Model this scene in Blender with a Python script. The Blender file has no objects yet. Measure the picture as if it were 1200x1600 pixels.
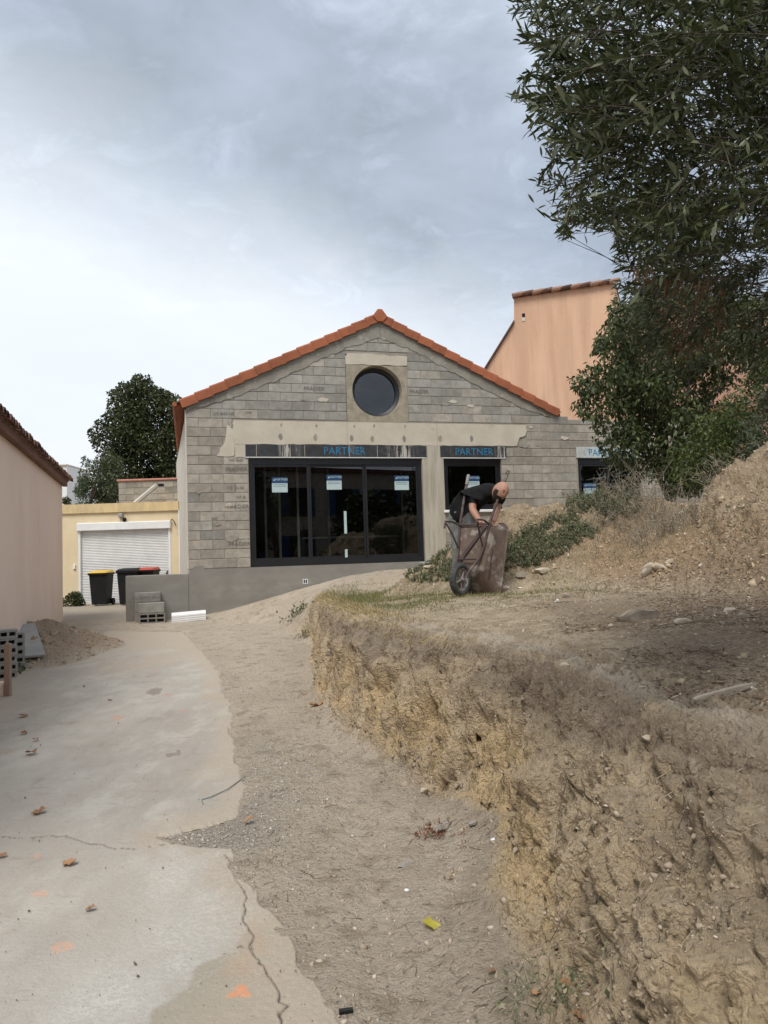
import bpy, bmesh, math, random
import numpy as np
from mathutils import Vector, Matrix, Euler
random.seed(7); rng = np.random.default_rng(7)
SC = bpy.context.scene
COL = SC.collection
# ------------------------------------------------------------------ camera
FPX, PITCH, ROLL, EYE = 1130.0, 0.056, -0.032, 1.6      # focal length in pixels of the 1200x1600 photograph
cam = bpy.data.cameras.new('camera'); camo = bpy.data.objects.new('camera', cam); COL.objects.link(camo)
cam.sensor_fit = 'VERTICAL'; cam.sensor_height = 36.0; cam.lens = FPX/1600*36.0
cam.clip_start = 0.05; cam.clip_end = 400
camo.matrix_world = Matrix.Translation((0, 0, EYE)) @ Matrix.Rotation(math.pi/2+PITCH, 4, 'X') @ Matrix.Rotation(ROLL, 4, 'Z')
SC.camera = camo
# ------------------------------------------------------------------ sky, sun, exposure
SUN_EL, SUN_AZ = math.radians(57), math.radians(-163)     # azimuth from +Y towards +X
W = bpy.data.worlds.new('World'); SC.world = W; W.use_nodes = True
def build_world():
    nt = W.node_tree; nt.nodes.clear(); N = nt.nodes.new; L = nt.links.new
    out = N('ShaderNodeOutputWorld'); tc = N('ShaderNodeTexCoord')
    sky = N('ShaderNodeTexSky'); sky.sky_type = 'NISHITA'; sky.sun_disc = False
    sky.sun_elevation = SUN_EL; sky.sun_rotation = SUN_AZ; sky.dust_density = 2.0
    b1 = N('ShaderNodeBackground'); b1.inputs[1].default_value = 0.10; L(sky.outputs[0], b1.inputs[0])
    nrm = N('ShaderNodeVectorMath'); nrm.operation = 'NORMALIZE'; L(tc.outputs['Generated'], nrm.inputs[0])
    # flattened cloud-layer coordinates
    sep = N('ShaderNodeSeparateXYZ'); L(nrm.outputs[0], sep.inputs[0])
    az = N('ShaderNodeMath'); az.operation = 'ABSOLUTE'; L(sep.outputs[2], az.inputs[0])
    ad = N('ShaderNodeMath'); ad.operation = 'ADD'; ad.inputs[1].default_value = 0.22; L(az.outputs[0], ad.inputs[0])
    dv = N('ShaderNodeVectorMath'); dv.operation = 'DIVIDE'; L(nrm.outputs[0], dv.inputs[0])
    cmb = N('ShaderNodeCombineXYZ'); cmb.inputs[2].default_value = 1.0
    L(ad.outputs[0], cmb.inputs[0]); L(ad.outputs[0], cmb.inputs[1]); L(cmb.outputs[0], dv.inputs[1])
    def noise(scale, detail, rough, dist, off):
        mp = N('ShaderNodeMapping'); mp.inputs['Location'].default_value = off; L(dv.outputs[0], mp.inputs['Vector'])
        n = N('ShaderNodeTexNoise'); n.inputs['Scale'].default_value = scale; n.inputs['Detail'].default_value = detail
        n.inputs['Roughness'].default_value = rough; n.inputs['Distortion'].default_value = dist
        L(mp.outputs[0], n.inputs['Vector']); return n
    big = noise(1.1, 5, .5, .4, (3.1, 1.7, 0)); fine = noise(3.6, 7, .55, .35, (8.2, 4.4, 0)); wisp = noise(8.0, 8, .62, .5, (1.2, 9.4, 0))
    # signed distance from the edge of the cloud bank
    dp = N('ShaderNodeVectorMath'); dp.operation = 'DOT_PRODUCT'; L(nrm.outputs[0], dp.inputs[0]); dp.inputs[1].default_value = BANK_N
    def madd(a, node, k, c):
        m = N('ShaderNodeMath'); m.operation = 'MULTIPLY_ADD'; L(node, m.inputs[0]); m.inputs[1].default_value = k; m.inputs[2].default_value = c
        s = N('ShaderNodeMath'); s.operation = 'ADD'; L(a, s.inputs[0]); L(m.outputs[0], s.inputs[1]); return s.outputs[0]
    s = madd(dp.outputs['Value'], big.outputs['Fac'], .30, -.15)
    s = madd(s, fine.outputs['Fac'], .20, -.10)
    s = madd(s, wisp.outputs['Fac'], .07, -.035)
    mr = N('ShaderNodeMapRange'); mr.inputs['From Min'].default_value = -.5; mr.inputs['From Max'].default_value = .9; L(s, mr.inputs['Value'])
    rp = N('ShaderNodeValToRGB'); L(mr.outputs[0], rp.inputs[0]); e = rp.color_ramp.elements
    def c(pos, col):
        x = e.new(pos); x.color = (*col, 1)
    e[0].position = 0.0; e[0].color = (.70, .75, .82, 1); e[1].position = 1.0; e[1].color = (.55, .61, .69, 1)
    c(.18, (.76, .80, .85)); c(.31, (.755, .80, .85)); c(.37, (.61, .665, .735)); c(.45, (.375, .43, .51)); c(.56, (.36, .415, .50)); c(.66, (.50, .57, .665)); c(.80, (.58, .64, .72))
    var = N('ShaderNodeMapRange'); var.inputs['From Min'].default_value = .32; var.inputs['From Max'].default_value = .68; var.inputs['To Min'].default_value = .84; var.inputs['To Max'].default_value = 1.14; L(fine.outputs['Fac'], var.inputs['Value'])
    var2 = N('ShaderNodeMapRange'); var2.inputs['From Min'].default_value = .52; var2.inputs['From Max'].default_value = .74; var2.inputs['To Min'].default_value = 1.0; var2.inputs['To Max'].default_value = 1.22; L(wisp.outputs['Fac'], var2.inputs['Value'])
    vm = N('ShaderNodeMath'); vm.operation = 'MULTIPLY'; L(var.outputs[0], vm.inputs[0]); L(var2.outputs[0], vm.inputs[1])
    # the bright layer is even, the grey bank is the one with relief
    ev = N('ShaderNodeMapRange'); ev.inputs['From Min'].default_value = .28; ev.inputs['From Max'].default_value = .40; L(mr.outputs[0], ev.inputs['Value'])
    mv = N('ShaderNodeMix'); mv.inputs[2].default_value = 1.0; L(ev.outputs[0], mv.inputs[0]); L(vm.outputs[0], mv.inputs[3])
    vs_ = N('ShaderNodeVectorMath'); vs_.operation = 'SCALE'; L(rp.outputs[0], vs_.inputs[0]); L(mv.outputs[0], vs_.inputs['Scale'])
    b2 = N('ShaderNodeBackground'); b2.inputs[1].default_value = CLOUD; L(vs_.outputs[0], b2.inputs[0])
    # thin places in the cloud let a little blue through
    gap = N('ShaderNodeMapRange'); gap.inputs['From Min'].default_value = .52; gap.inputs['From Max'].default_value = .30
    gap.inputs['To Min'].default_value = .0; gap.inputs['To Max'].default_value = .15; L(big.outputs['Fac'], gap.inputs['Value'])
    mx = N('ShaderNodeMixShader'); L(gap.outputs[0], mx.inputs[0]); L(b2.outputs[0], mx.inputs[1]); L(b1.outputs[0], mx.inputs[2])
    L(mx.outputs[0], out.inputs[0])
def pray(px, py):
    """direction of a photograph pixel, scaled so that y = 1"""
    d = camo.matrix_world.to_3x3() @ Vector(((px-600)/FPX, (800-py)/FPX, -1.0))
    return d/d.y
a_, b_ = pray(-100, 185).normalized(), pray(900, 620).normalized()
BANK_N = tuple(b_.cross(a_).normalized())
if BANK_N[2] < 0: BANK_N = tuple(-v for v in BANK_N)
CLOUD = 0.555
build_world()
sl = bpy.data.lights.new('sun', 'SUN'); sl.energy = 1.5; sl.angle = math.radians(28); sl.color = (1.0, .96, .90)
slo = bpy.data.objects.new('sun', sl); COL.objects.link(slo)
sd = Vector((math.cos(SUN_EL)*math.sin(SUN_AZ), math.cos(SUN_EL)*math.cos(SUN_AZ), math.sin(SUN_EL)))
slo.rotation_euler = sd.to_track_quat('Z', 'Y').to_euler(); slo.location = (-8, -4, 14)
SC.view_settings.view_transform = 'Standard'; SC.view_settings.look = 'None'
SC.view_settings.exposure = 1.15; SC.view_settings.gamma = 1; SC.view_settings.use_curve_mapping = False
SC.render.engine = 'CYCLES'
try:
    SC.cycles.use_denoising = True; SC.cycles.max_bounces = 6; SC.cycles.transparent_max_bounces = 8
except Exception: pass
# ------------------------------------------------------------------ helpers
def at_y(px, py, y):
    d = pray(px, py); return Vector((d.x*y, y, EYE+d.z*y))
def at_z(px, py, z):
    d = pray(px, py); y = (z-EYE)/d.z; return Vector((d.x*y, y, z))
def project(P):
    """world points (N,3) -> photograph pixels"""
    inv = np.array(camo.matrix_world.inverted())
    Q = P @ inv[:3, :3].T + inv[:3, 3]
    return 600+FPX*Q[:, 0]/-Q[:, 2], 800-FPX*Q[:, 1]/-Q[:, 2]
PERM = np.random.default_rng(3).permutation(4096)
GR = np.random.default_rng(4).normal(size=(4096, 3)); GR /= np.linalg.norm(GR, axis=1)[:, None]
def perlin(p):
    p = np.asarray(p, float); i = np.floor(p).astype(np.int64); f = p-i; w = f*f*f*(f*(f*6-15)+10)
    r = 0.0
    for dx in (0, 1):
        hx = PERM[(i[:, 0]+dx) & 4095]; wx = w[:, 0] if dx else 1-w[:, 0]
        for dy in (0, 1):
            hy = PERM[(hx+i[:, 1]+dy) & 4095]; wy = w[:, 1] if dy else 1-w[:, 1]
            for dz in (0, 1):
                g = GR[PERM[(hy+i[:, 2]+dz) & 4095]]; wz = w[:, 2] if dz else 1-w[:, 2]
                r = r+wx*wy*wz*(g[:, 0]*(f[:, 0]-dx)+g[:, 1]*(f[:, 1]-dy)+g[:, 2]*(f[:, 2]-dz))
    return r*1.6
def fbm(p, octv=4, gain=.5):
    p = np.asarray(p, float); s = 0.0; a = 1.0
    for k in range(octv):
        s = s+a*perlin(p+17.3*k); p = p*2.03; a *= gain
    return s
def sstep(x, a, b):
    t = np.clip((np.asarray(x, float)-a)/(b-a), 0, 1); return t*t*(3-2*t)
def in_poly(px, py, poly):
    ins = np.zeros(len(px), bool); n = len(poly)
    for k in range(n):
        x1, y1 = poly[k]; x2, y2 = poly[(k+1) % n]
        if y1 == y2: continue
        c = ((y1 > py) != (y2 > py)) & (px < (x2-x1)*(py-y1)/(y2-y1)+x1); ins ^= c
    return ins
def tag(o, label=None, cat=None, group=None, kind=None):
    if label: o['label'] = label
    if cat: o['category'] = cat
    if group: o['group'] = group
    if kind: o['kind'] = kind
    return o
def thing(name, label, cat, loc=(0, 0, 0), rotz=0.0, group=None, rot=None):
    o = bpy.data.objects.new(name, None); COL.objects.link(o); o.empty_display_size = .2
    o.location = loc; o.rotation_euler = rot if rot else (0, 0, rotz)
    return tag(o, label, cat, group)
def link(name, me, mat=None, parent=None, loc=None, rot=None, smooth=False):
    o = bpy.data.objects.new(name, me); COL.objects.link(o)
    if parent: o.parent = parent
    if loc is not None: o.location = loc
    if rot is not None: o.rotation_euler = rot
    if mat is not None and not me.materials: me.materials.append(mat)
    if smooth: me.shade_smooth()
    return o
def np_mesh(name, V, Fc, n=4):
    """fast mesh from arrays: V (N,3), Fc (M,n)"""
    V = np.asarray(V, np.float32); Fc = np.asarray(Fc, np.int32)
    me = bpy.data.meshes.new(name); me.vertices.add(len(V)); me.vertices.foreach_set('co', V.ravel())
    me.loops.add(Fc.size); me.loops.foreach_set('vertex_index', Fc.ravel())
    me.polygons.add(len(Fc)); me.polygons.foreach_set('loop_start', np.arange(0, Fc.size, n, dtype=np.int32))
    me.update(calc_edges=True); return me
def fattr(me, name, v):
    a = me.attributes.new(name, 'FLOAT', 'POINT'); a.data.foreach_set('value', np.asarray(v, np.float32))
class MB:
    def __init__(s): s.v = []; s.f = []
    def add(s, v, f):
        o = len(s.v); s.v += [tuple(x) for x in v]; s.f += [tuple(i+o for i in q) for q in f]; return s
    def box(s, x0, x1, y0, y1, z0, z1):
        return s.add([(x0, y0, z0), (x1, y0, z0), (x1, y1, z0), (x0, y1, z0), (x0, y0, z1), (x1, y0, z1), (x1, y1, z1), (x0, y1, z1)],
                     [(0, 3, 2, 1), (4, 5, 6, 7), (0, 1, 5, 4), (1, 2, 6, 5), (2, 3, 7, 6), (3, 0, 4, 7)])
    def bbox(s, x0, x1, y0, y1, z0, z1, b=.006):
        """box with chamfered edges"""
        x = (x0, x0+b, x1-b, x1); y = (y0, y0+b, y1-b, y1); z = (z0, z0+b, z1-b, z1)
        bm = bmesh.new(); vs = []
        for sx in (0, 1):
            for sy in (0, 1):
                for sz in (0, 1):
                    X, Y, Z = (x[3] if sx else x[0]), (y[3] if sy else y[0]), (z[3] if sz else z[0])
                    Xi, Yi, Zi = (x[2] if sx else x[1]), (y[2] if sy else y[1]), (z[2] if sz else z[1])
                    vs += [bm.verts.new((X, Yi, Zi)), bm.verts.new((Xi, Y, Zi)), bm.verts.new((Xi, Yi, Z))]
        bmesh.ops.convex_hull(bm, input=vs); bm.verts.index_update()
        s.add([v.co[:] for v in bm.verts], [[v.index for v in f.verts] for f in bm.faces]); bm.free(); return s
    def prism(s, poly, y0, y1, axis='y'):
        """2-D polygon (counter-clockwise seen from -y) extruded; axis y: poly=(x,z); x: poly=(y,z); z: poly=(x,y)"""
        n = len(poly)
        def P(a, b, t): return {'y': (a, t, b), 'x': (t, a, b), 'z': (a, b, t)}[axis]
        v = [P(a, b, y0) for a, b in poly]+[P(a, b, y1) for a, b in poly]
        f = [tuple(range(n)), tuple(range(2*n-1, n-1, -1))]+[(k, k+n, (k+1) % n+n, (k+1) % n) for k in range(n)]
        return s.add(v, f)
    def tube(s, path, r, n=8, cap=True):
        path = [Vector(p) for p in path]; R = r if isinstance(r, (list, tuple)) else [r]*len(path)
        rings = []; up = Vector((0, 0, 1)); base = len(s.v); vs = []; fs = []
        t0 = (path[1]-path[0]).normalized(); a = t0.cross(up if abs(t0.z) < .9 else Vector((1, 0, 0))).normalized()
        for k, p in enumerate(path):
            t = (path[min(k+1, len(path)-1)]-path[max(k-1, 0)]).normalized()
            a = (a-t*a.dot(t)).normalized(); b = t.cross(a)
            for j in range(n):
                q = 2*math.pi*j/n; vs.append(p+(a*math.cos(q)+b*math.sin(q))*R[k])
        for k in range(len(path)-1):
            for j in range(n):
                fs.append((k*n+j, k*n+(j+1) % n, (k+1)*n+(j+1) % n, (k+1)*n+j))
        if cap: fs += [tuple(range(n-1, -1, -1)), tuple((len(path)-1)*n+j for j in range(n))]
        return s.add(vs, fs)
    def lathe(s, prof, n=24, axis='z', c=(0, 0, 0)):
        vs = []; fs = []; m = len(prof)
        for j in range(n):
            q = 2*math.pi*j/n
            for r, h in prof:
                p = {'z': (r*math.cos(q), r*math.sin(q), h), 'y': (r*math.cos(q), h, r*math.sin(q)), 'x': (h, r*math.cos(q), r*math.sin(q))}[axis]
                vs.append((p[0]+c[0], p[1]+c[1], p[2]+c[2]))
        for j in range(n):
            for k in range(m-1):
                fs.append((j*m+k, ((j+1) % n)*m+k, ((j+1) % n)*m+k+1, j*m+k+1))
        return s.add(vs, fs)
    def build(s, name, mat=None, parent=None, loc=None, rot=None, smooth=False, fix=True):
        me = bpy.data.meshes.new(name); me.from_pydata(s.v, [], s.f)
        if fix:
            bm = bmesh.new(); bm.from_mesh(me); bmesh.ops.recalc_face_normals(bm, faces=bm.faces); bm.to_mesh(me); bm.free()
        me.update()
        if smooth:
            me.shade_smooth()
            if hasattr(me, 'set_sharp_from_angle'): me.set_sharp_from_angle(angle=math.radians(40))
        return link(name, me, mat, parent, loc, rot)
# ------------------------------------------------------------------ materials
def mat(name, c1, c2=None, scale=4.0, detail=6, rough=.85, bump=0.0, bscale=60, rand=0.0, c3=None, scale3=1.5, lo3=.55, hi3=.7,
        metal=0.0, spec=.35, stretch=(1, 1, 1), world=False, lo=.35, hi=.65, bdist=.01):
    m = bpy.data.materials.new(name); m.use_nodes = True; nt = m.node_tree; N = nt.nodes.new; L = nt.links.new
    b = nt.nodes['Principled BSDF']; b.inputs['Roughness'].default_value = rough; b.inputs['Metallic'].default_value = metal
    b.inputs['Specular IOR Level'].default_value = spec
    tc = N('ShaderNodeTexCoord'); geo = N('ShaderNodeNewGeometry'); src = geo.outputs['Position'] if world else tc.outputs['Object']
    info = N('ShaderNodeObjectInfo')
    mp = N('ShaderNodeMapping'); mp.inputs['Scale'].default_value = stretch; L(src, mp.inputs['Vector'])
    if rand and not world:
        rv = N('ShaderNodeVectorMath'); rv.operation = 'MULTIPLY_ADD'; cx = N('ShaderNodeCombineXYZ')
        for k in range(3): L(info.outputs['Random'], cx.inputs[k])
        rv.inputs[1].default_value = (37, 53, 71); L(cx.outputs[0], rv.inputs[0]); L(mp.outputs[0], rv.inputs[2]); vec = rv.outputs[0]
    else: vec = mp.outputs[0]
    def noise(sc, dt, rg=.6):
        n = N('ShaderNodeTexNoise'); n.inputs['Scale'].default_value = sc; n.inputs['Detail'].default_value = dt; n.inputs['Roughness'].default_value = rg
        L(vec, n.inputs['Vector']); return n.outputs['Fac']
    def ramp(x, a, bb):
        r = N('ShaderNodeMapRange'); r.interpolation_type = 'SMOOTHSTEP'; r.inputs['From Min'].default_value = a; r.inputs['From Max'].default_value = bb; L(x, r.inputs['Value']); return r.outputs[0]
    def mix(f, a, bb, mode='MIX'):
        x = N('ShaderNodeMix'); x.data_type = 'RGBA'; x.blend_type = mode
        if isinstance(f, float): x.inputs[0].default_value = f
        else: L(f, x.inputs[0])
        for v, i in ((a, 6), (bb, 7)):
            if isinstance(v, tuple): x.inputs[i].default_value = (*v, 1)
            else: L(v, x.inputs[i])
        return x.outputs[2]
    if c2 is None: c2 = tuple(v*.8 for v in c1)
    col = mix(ramp(noise(scale, detail), lo, hi), c1, c2)
    if c3 is not None: col = mix(ramp(noise(scale3, 5), lo3, hi3), col, c3)
    if rand:
        r = N('ShaderNodeMapRange'); r.inputs['To Min'].default_value = 1-rand; r.inputs['To Max'].default_value = 1+rand; L(info.outputs['Random'], r.inputs['Value'])
        g = N('ShaderNodeCombineColor')
        for k in range(3): L(r.outputs[0], g.inputs[k])
        col = mix(1.0, col, g.outputs[0], 'MULTIPLY')
    L(col, b.inputs['Base Color'])
    if bump:
        bp = N('ShaderNodeBump'); bp.inputs['Strength'].default_value = bump; bp.inputs['Distance'].default_value = bdist
        L(noise(bscale, 8, .65), bp.inputs['Height']); L(bp.outputs[0], b.inputs['Normal'])
    m['_c'] = 1
    return m
# ------------------------------------------------------------------ terrain
TH, FX, FY = 0.2655, -4.12, 15.16                       # facade: angle and left corner
CU, SU = math.cos(TH), math.sin(TH)
def fac_uv(x, y): return (x-FX)*CU+(y-FY)*SU, -(x-FX)*SU+(y-FY)*CU
def zdrive(y): return np.interp(y, [-60, 2, 15, 90], [0, 0, .36, .36])
TOE = np.array([(.80, -20), (.56, 0), (.54, 2.62), (.51, 3.2), (.57, 3.6), (.60, 3.95), (.50, 4.17), (.34, 4.5), (.16, 5.0), (-.14, 5.65), (-.46, 6.6), (-.64, 7.4), (-.90, 8.76), (-1.02, 10.79), (-1.55, 12.67), (-2.15, 13.7), (-4.0, 15.0), (-4.4, 16), (-4.6, 60)])
RIM = np.array([(1.60, -20), (1.55, 0), (1.40, 2.6), (1.26, 2.9), (1.19, 3.45), (1.06, 4.38), (.86, 4.95), (.47, 5.72), (.02, 6.96), (-.34, 8.3), (-.56, 9.57), (-.74, 10.8), (-1.1, 12.3), (-1.0, 13.7), (-.4, 15), (0, 16), (0, 60)])
RMZ = np.array([(.95, -20), (.95, 3.5), (.97, 4.7), (.97, 6), (.96, 7), (.93, 8.9), (.89, 10.6), (.84, 12.3), (1.0, 13.7), (1.15, 15), (1.22, 16), (1.25, 60)])
def pile(x, y, cx, cy, rx, ry, h, p=1.0):
    d = np.sqrt(((x-cx)/rx)**2+((y-cy)/ry)**2+.012); return h*np.clip(1-d, 0, 1)**p
def seg_pile(x, y, x0, y0, x1, y1, r, h):
    vx, vy = x1-x0, y1-y0; t = np.clip(((x-x0)*vx+(y-y0)*vy)/(vx*vx+vy*vy), 0, 1)
    d = np.sqrt((x-x0-t*vx)**2+(y-y0-t*vy)**2+(.16*r)**2)/r; return h*np.clip(1.02-d, 0, 1)**1.05
def terrain(x, y):
    """base height and masks"""
    n1 = fbm(np.c_[x*.9, y*.9, 0*x], 4); n2 = fbm(np.c_[x*3.1+9, y*3.1, 0*x], 4)
    tx = np.interp(y, TOE[:, 1], TOE[:, 0])+.06*n1+.03*n2; rx = np.interp(y, RIM[:, 1], RIM[:, 0])+.05*n2
    rz = np.interp(y, RMZ[:, 1], RMZ[:, 0])
    z0 = zdrive(y)
    t = (x-tx)/np.maximum(rx-tx, .2)
    soft = sstep(y, 10.8, 13.6)
    steep = np.interp(t, [-.40, -.2, 0, .07, .27, .50, .68, 1.0, 1.1], [0, .03, .11, .28, .66, .90, .955, .99, 1.0])
    lin = np.interp(t, [-.1, 0, .2, .8, 1.0, 1.2], [0, .03, .16, .86, .98, 1.0])
    stn = np.interp(t, [-.10, 0, .09, .28, .54, .76, 1.02, 1.25], [0, .05, .30, .66, .89, .95, .988, 1.0]); nr_ = sstep(y, 5.6, 3.8)
    steep = steep*(1-nr_)+stn*nr_
    pr = steep*(1-soft)+lin*soft
    plat = np.clip(x-rx, 0, 4); tal = .16*np.exp(-np.clip(tx-x, 0, 9)/.24)*sstep(y, 4.9, 4.0)*sstep(y, 1.5, 2.6)*(t < .5)
    z = z0+np.maximum((rz-z0)*pr, tal*(1+.3*n2))+(.05*np.minimum(plat, 1.2)+.035*np.clip(plat-1.2, 0, 3)+.045*sstep(plat, .1, 1.3)*sstep(y, 5.5, 8))*(1-.7*soft)
    face = sstep(t+.05*n2, -.22, -.02)*(1-sstep(t, .68, .98))*(1-soft)
    m2 = seg_pile(x, y, 2.15, 11.0, 4.3, 11.0, 1.95, 1.37); m1 = pile(x, y, 5.25, 8.75, 3.0, 2.9, 1.95)*(.70+.34*sstep(x-(2.9+(y-6.5)*.40)+.10*n1, -.05, .24))
    m2 = np.maximum(m2, pile(x, y, 1.05, 11.0, 1.15, 1.2, .72)); mnd = np.maximum(m1, m2); rough = sstep(mnd, .05, .4)
    z = z+mnd*(1+.10*n1)+rough*.05*n1
    sp = np.maximum(pile(x, y, -5.45, 11.3, 1.35, 1.25, .52), pile(x, y, -5.15, 10.4, 1.0, 1.1, .36)); z = z+sp*(1+.12*n2)
    z = z+.012*n1*(1-face)*(x > tx-.3)+.006*n2*(x > -8)
    return z, dict(face=face, t=t, soft=soft, m1=m1, m2=m2, mnd=mnd, sp=sp, n1=n1, n2=n2, tx=tx, rx=rx)
def gz(x, y):
    return float(terrain(np.array([float(x)]), np.array([float(y)]))[0][0])
def gpix(px, py, lift=0.0):
    """where the ray of a photograph pixel meets the ground"""
    d = pray(px, py); ys = np.concatenate([np.linspace(1.6, 8, 1600), np.linspace(8.01, 40, 2400)])
    z = terrain(d.x*ys, ys)[0]; i = int(np.argmax(EYE+d.z*ys < z)); y = ys[i]
    return Vector((d.x*y, y, float(z[i])+lift))
SLAB = [(-3.6, 12.9), (-2.66, 10.55), (-2.08, 9.02), (-1.74, 7.73), (-1.43, 6.77), (-1.38, 6.32), (-1.23, 5.84), (-1.12, 5.36), (-.97, 4.88), (-.92, 4.65), (-.94, 4.39), (-1.06, 4.21), (-1.3, 4.1), (-1.1, 3.99), (-.88, 3.92), (-.77, 3.61), (-.65, 3.43), (-.50, 3.2), (-.40, 3.0), (-.36, 2.83), (-.27, 2.66), (-.19, 2.48), (.1, 1.6), (.3, .3), (-3.6, .3), (-3.9, 4.5), (-4.2, 7.4), (-4.9, 9.2), (-5.0, 12.3), (-5.2, 13.4)]
CRACKS = [[(0, 1303), (60, 1303), (100, 1301), (140, 1313), (175, 1324), (230, 1320), (275, 1312)],
          [(352, 1330), (370, 1370), (383, 1385), (382, 1430), (392, 1460), (400, 1490), (420, 1520), (440, 1555), (452, 1562), (436, 1580), (434, 1610)]]
def to_plane(px, py):
    d = pray(px, py); y = 4.0
    for _ in range(30): y = (float(zdrive(y))+.03-EYE)/d.z
    return d.x*y, y
def seg_dist(x, y, pts):
    best = np.full(len(x), 9.0)
    for (x0, y0), (x1, y1) in zip(pts[:-1], pts[1:]):
        vx, vy = x1-x0, y1-y0; t = np.clip(((x-x0)*vx+(y-y0)*vy)/(vx*vx+vy*vy+1e-9), 0, 1)
        best = np.minimum(best, np.hypot(x-x0-t*vx, y-y0-t*vy))
    return best
GRID = {}
def build_ground():
    ang = np.radians(np.concatenate([np.linspace(-180, -40, 40, endpoint=False), np.linspace(-40, -33, 30, endpoint=False), np.linspace(-33, 33, 690, endpoint=False), np.linspace(33, 42, 40, endpoint=False), np.linspace(42, 180, 40)]))
    rad = np.concatenate([np.geomspace(.05, 1.15, 30, endpoint=False), np.geomspace(1.15, 1.9, 80, endpoint=False), np.geomspace(1.9, 14.5, 560, endpoint=False), np.geomspace(14.5, 24, 60, endpoint=False), np.geomspace(24, 160, 30)])
    A, Rr = np.meshgrid(ang, rad); x = (Rr*np.sin(A)).ravel(); y = (Rr*np.cos(A)).ravel()
    z, k = terrain(x, y); nr, na = len(rad), len(ang)
    V = np.c_[x, y, z]
    # displacement along the surface normal
    e = .02; zx = (terrain(x+e, y)[0]-z)/e; zy = (terrain(x, y+e)[0]-z)/e
    Nn = np.c_[-zx, -zy, np.ones_like(z)]; Nn /= np.linalg.norm(Nn, axis=1)[:, None]
    near = sstep(np.hypot(x, y), 40, 20)
    face = k['face']*near; rim = sstep(k['t'], .75, 1.0)*(1-sstep(k['t'], 1.1, 1.9))*(1-k['soft'])*near
    mr = sstep(k['mnd'], .02, .3)*near; plat = (k['t'] > .95)*near
    big = fbm(V*[2.6, 2.6, 2.2], 4); col = fbm(V*[8.5, 8.5, 1.3]+5, 4); gul = np.abs(fbm(V*[3.6, 3.6, .7]+45, 2)); comb = fbm(V*[24, 24, 4]+15, 3); sm = fbm(V*9+3, 4, .6); tiny = fbm(V*30+8, 3, .6)
    rid = 1-np.abs(fbm(V*[4.2, 4.2, 2.4]+31, 3)); cell = np.abs(perlin(V*14+2))+.5*np.abs(perlin(V*27))
    micro = perlin(V*66+4)
    d = face*(.08*big+.055*col+.10*(gul-.28)+.016*comb+.014*sm+.010*tiny+.005*micro-.05*sstep(rid, .93, 1.0)+.034*(cell-.4))
    d += rim*(.035*big+.02*sm+.008*tiny+.003*micro)
    d += mr*(.05*big+.018*sm+.008*tiny+.02*(cell-.4)+.006*micro+.05*col*sstep(k['m1'], .2, .6))
    d += plat*(.006*sm+.003*tiny)+(1-face)*near*(.005*sm+.0028*tiny+.0012*micro)
    d += k['sp']*.10*(cell-.5)
    # tyre and foot marks on the dirt path
    path = (1-face)*sstep(x, -1.4, -.7)*sstep(k['tx']-x, .05, .35)*sstep(y, 12, 9)
    cl_ = .02-.13*(y-2.4)+.05*k['n1']
    for o_, w_, dp_ in ((0, .09, .016), (.42, .08, .010), (-.30, .07, .008)): d += path*(-dp_*np.exp(-((x-cl_-o_)/w_)**2)*(1+.4*np.sin(y*52+x*20)))
    d += path*.010*np.abs(fbm(V*[7, 7, 1]+90, 3))
    V = V+Nn*d[:, None]
    GRID.update(ang=ang, rad=rad, V=V, k=k, face=face)
    idx = np.arange(nr*na).reshape(nr, na)
    Fq = np.stack([idx[:-1, :-1], idx[:-1, 1:], idx[1:, 1:], idx[1:, :-1]], -1).reshape(-1, 4)[:, ::-1]
    me = np_mesh('ground', V, Fq); me.shade_smooth()
    g = link('ground', me, GROUND); tag(g, 'bare dirt ground rising into an eroded earth bank and spoil heaps', kind='structure')
    t = k['t']; nz = V[:, 2]
    # masks (soil kinds)
    n3 = fbm(V*[1.5, 1.5, 1.5]+70, 4); n4 = fbm(V*[5, 5, 5]+11, 3)
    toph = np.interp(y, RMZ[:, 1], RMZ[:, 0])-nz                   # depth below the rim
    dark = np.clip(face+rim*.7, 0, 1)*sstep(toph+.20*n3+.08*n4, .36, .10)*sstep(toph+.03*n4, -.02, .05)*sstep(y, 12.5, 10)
    yel = k['face']*sstep(toph+.14*n3, .30, .52)*sstep(n3+.3*n4, -.35, .25)
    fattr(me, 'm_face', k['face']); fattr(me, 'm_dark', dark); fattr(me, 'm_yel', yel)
    fattr(me, 'm_plat', sstep(t, .95, 1.15)*(1-sstep(k['mnd'], .05, .3))*(1-k['soft']*.6))
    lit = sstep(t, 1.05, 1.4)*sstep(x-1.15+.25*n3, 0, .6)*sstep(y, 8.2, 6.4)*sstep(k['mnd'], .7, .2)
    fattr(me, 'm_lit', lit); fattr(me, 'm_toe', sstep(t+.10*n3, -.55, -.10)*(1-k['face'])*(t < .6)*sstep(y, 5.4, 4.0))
    fattr(me, 'm_mnd', sstep(k['mnd'], .03, .25)); fattr(me, 'm_org', sstep(k['m1'], .02, .2)*(1-sstep(k['m1'], .45, .9))*sstep(x, 4.6, 3.2))
    fattr(me, 'm_green', np.exp(-(((x-.6)/1.5)**2+((y-9.2)/1.2)**2))*sstep(t, 1.0, 1.2)*sstep(n3, -.3, .3))
    sdist = seg_dist(x, y, [p for p in SLAB[:22]]); gv = .55*np.exp(-(((x+.86)/.30)**2+((y-5.2)/1.1)**2))*sstep(sdist, .45, .05)*sstep(n3, -.5, .3)
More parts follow.
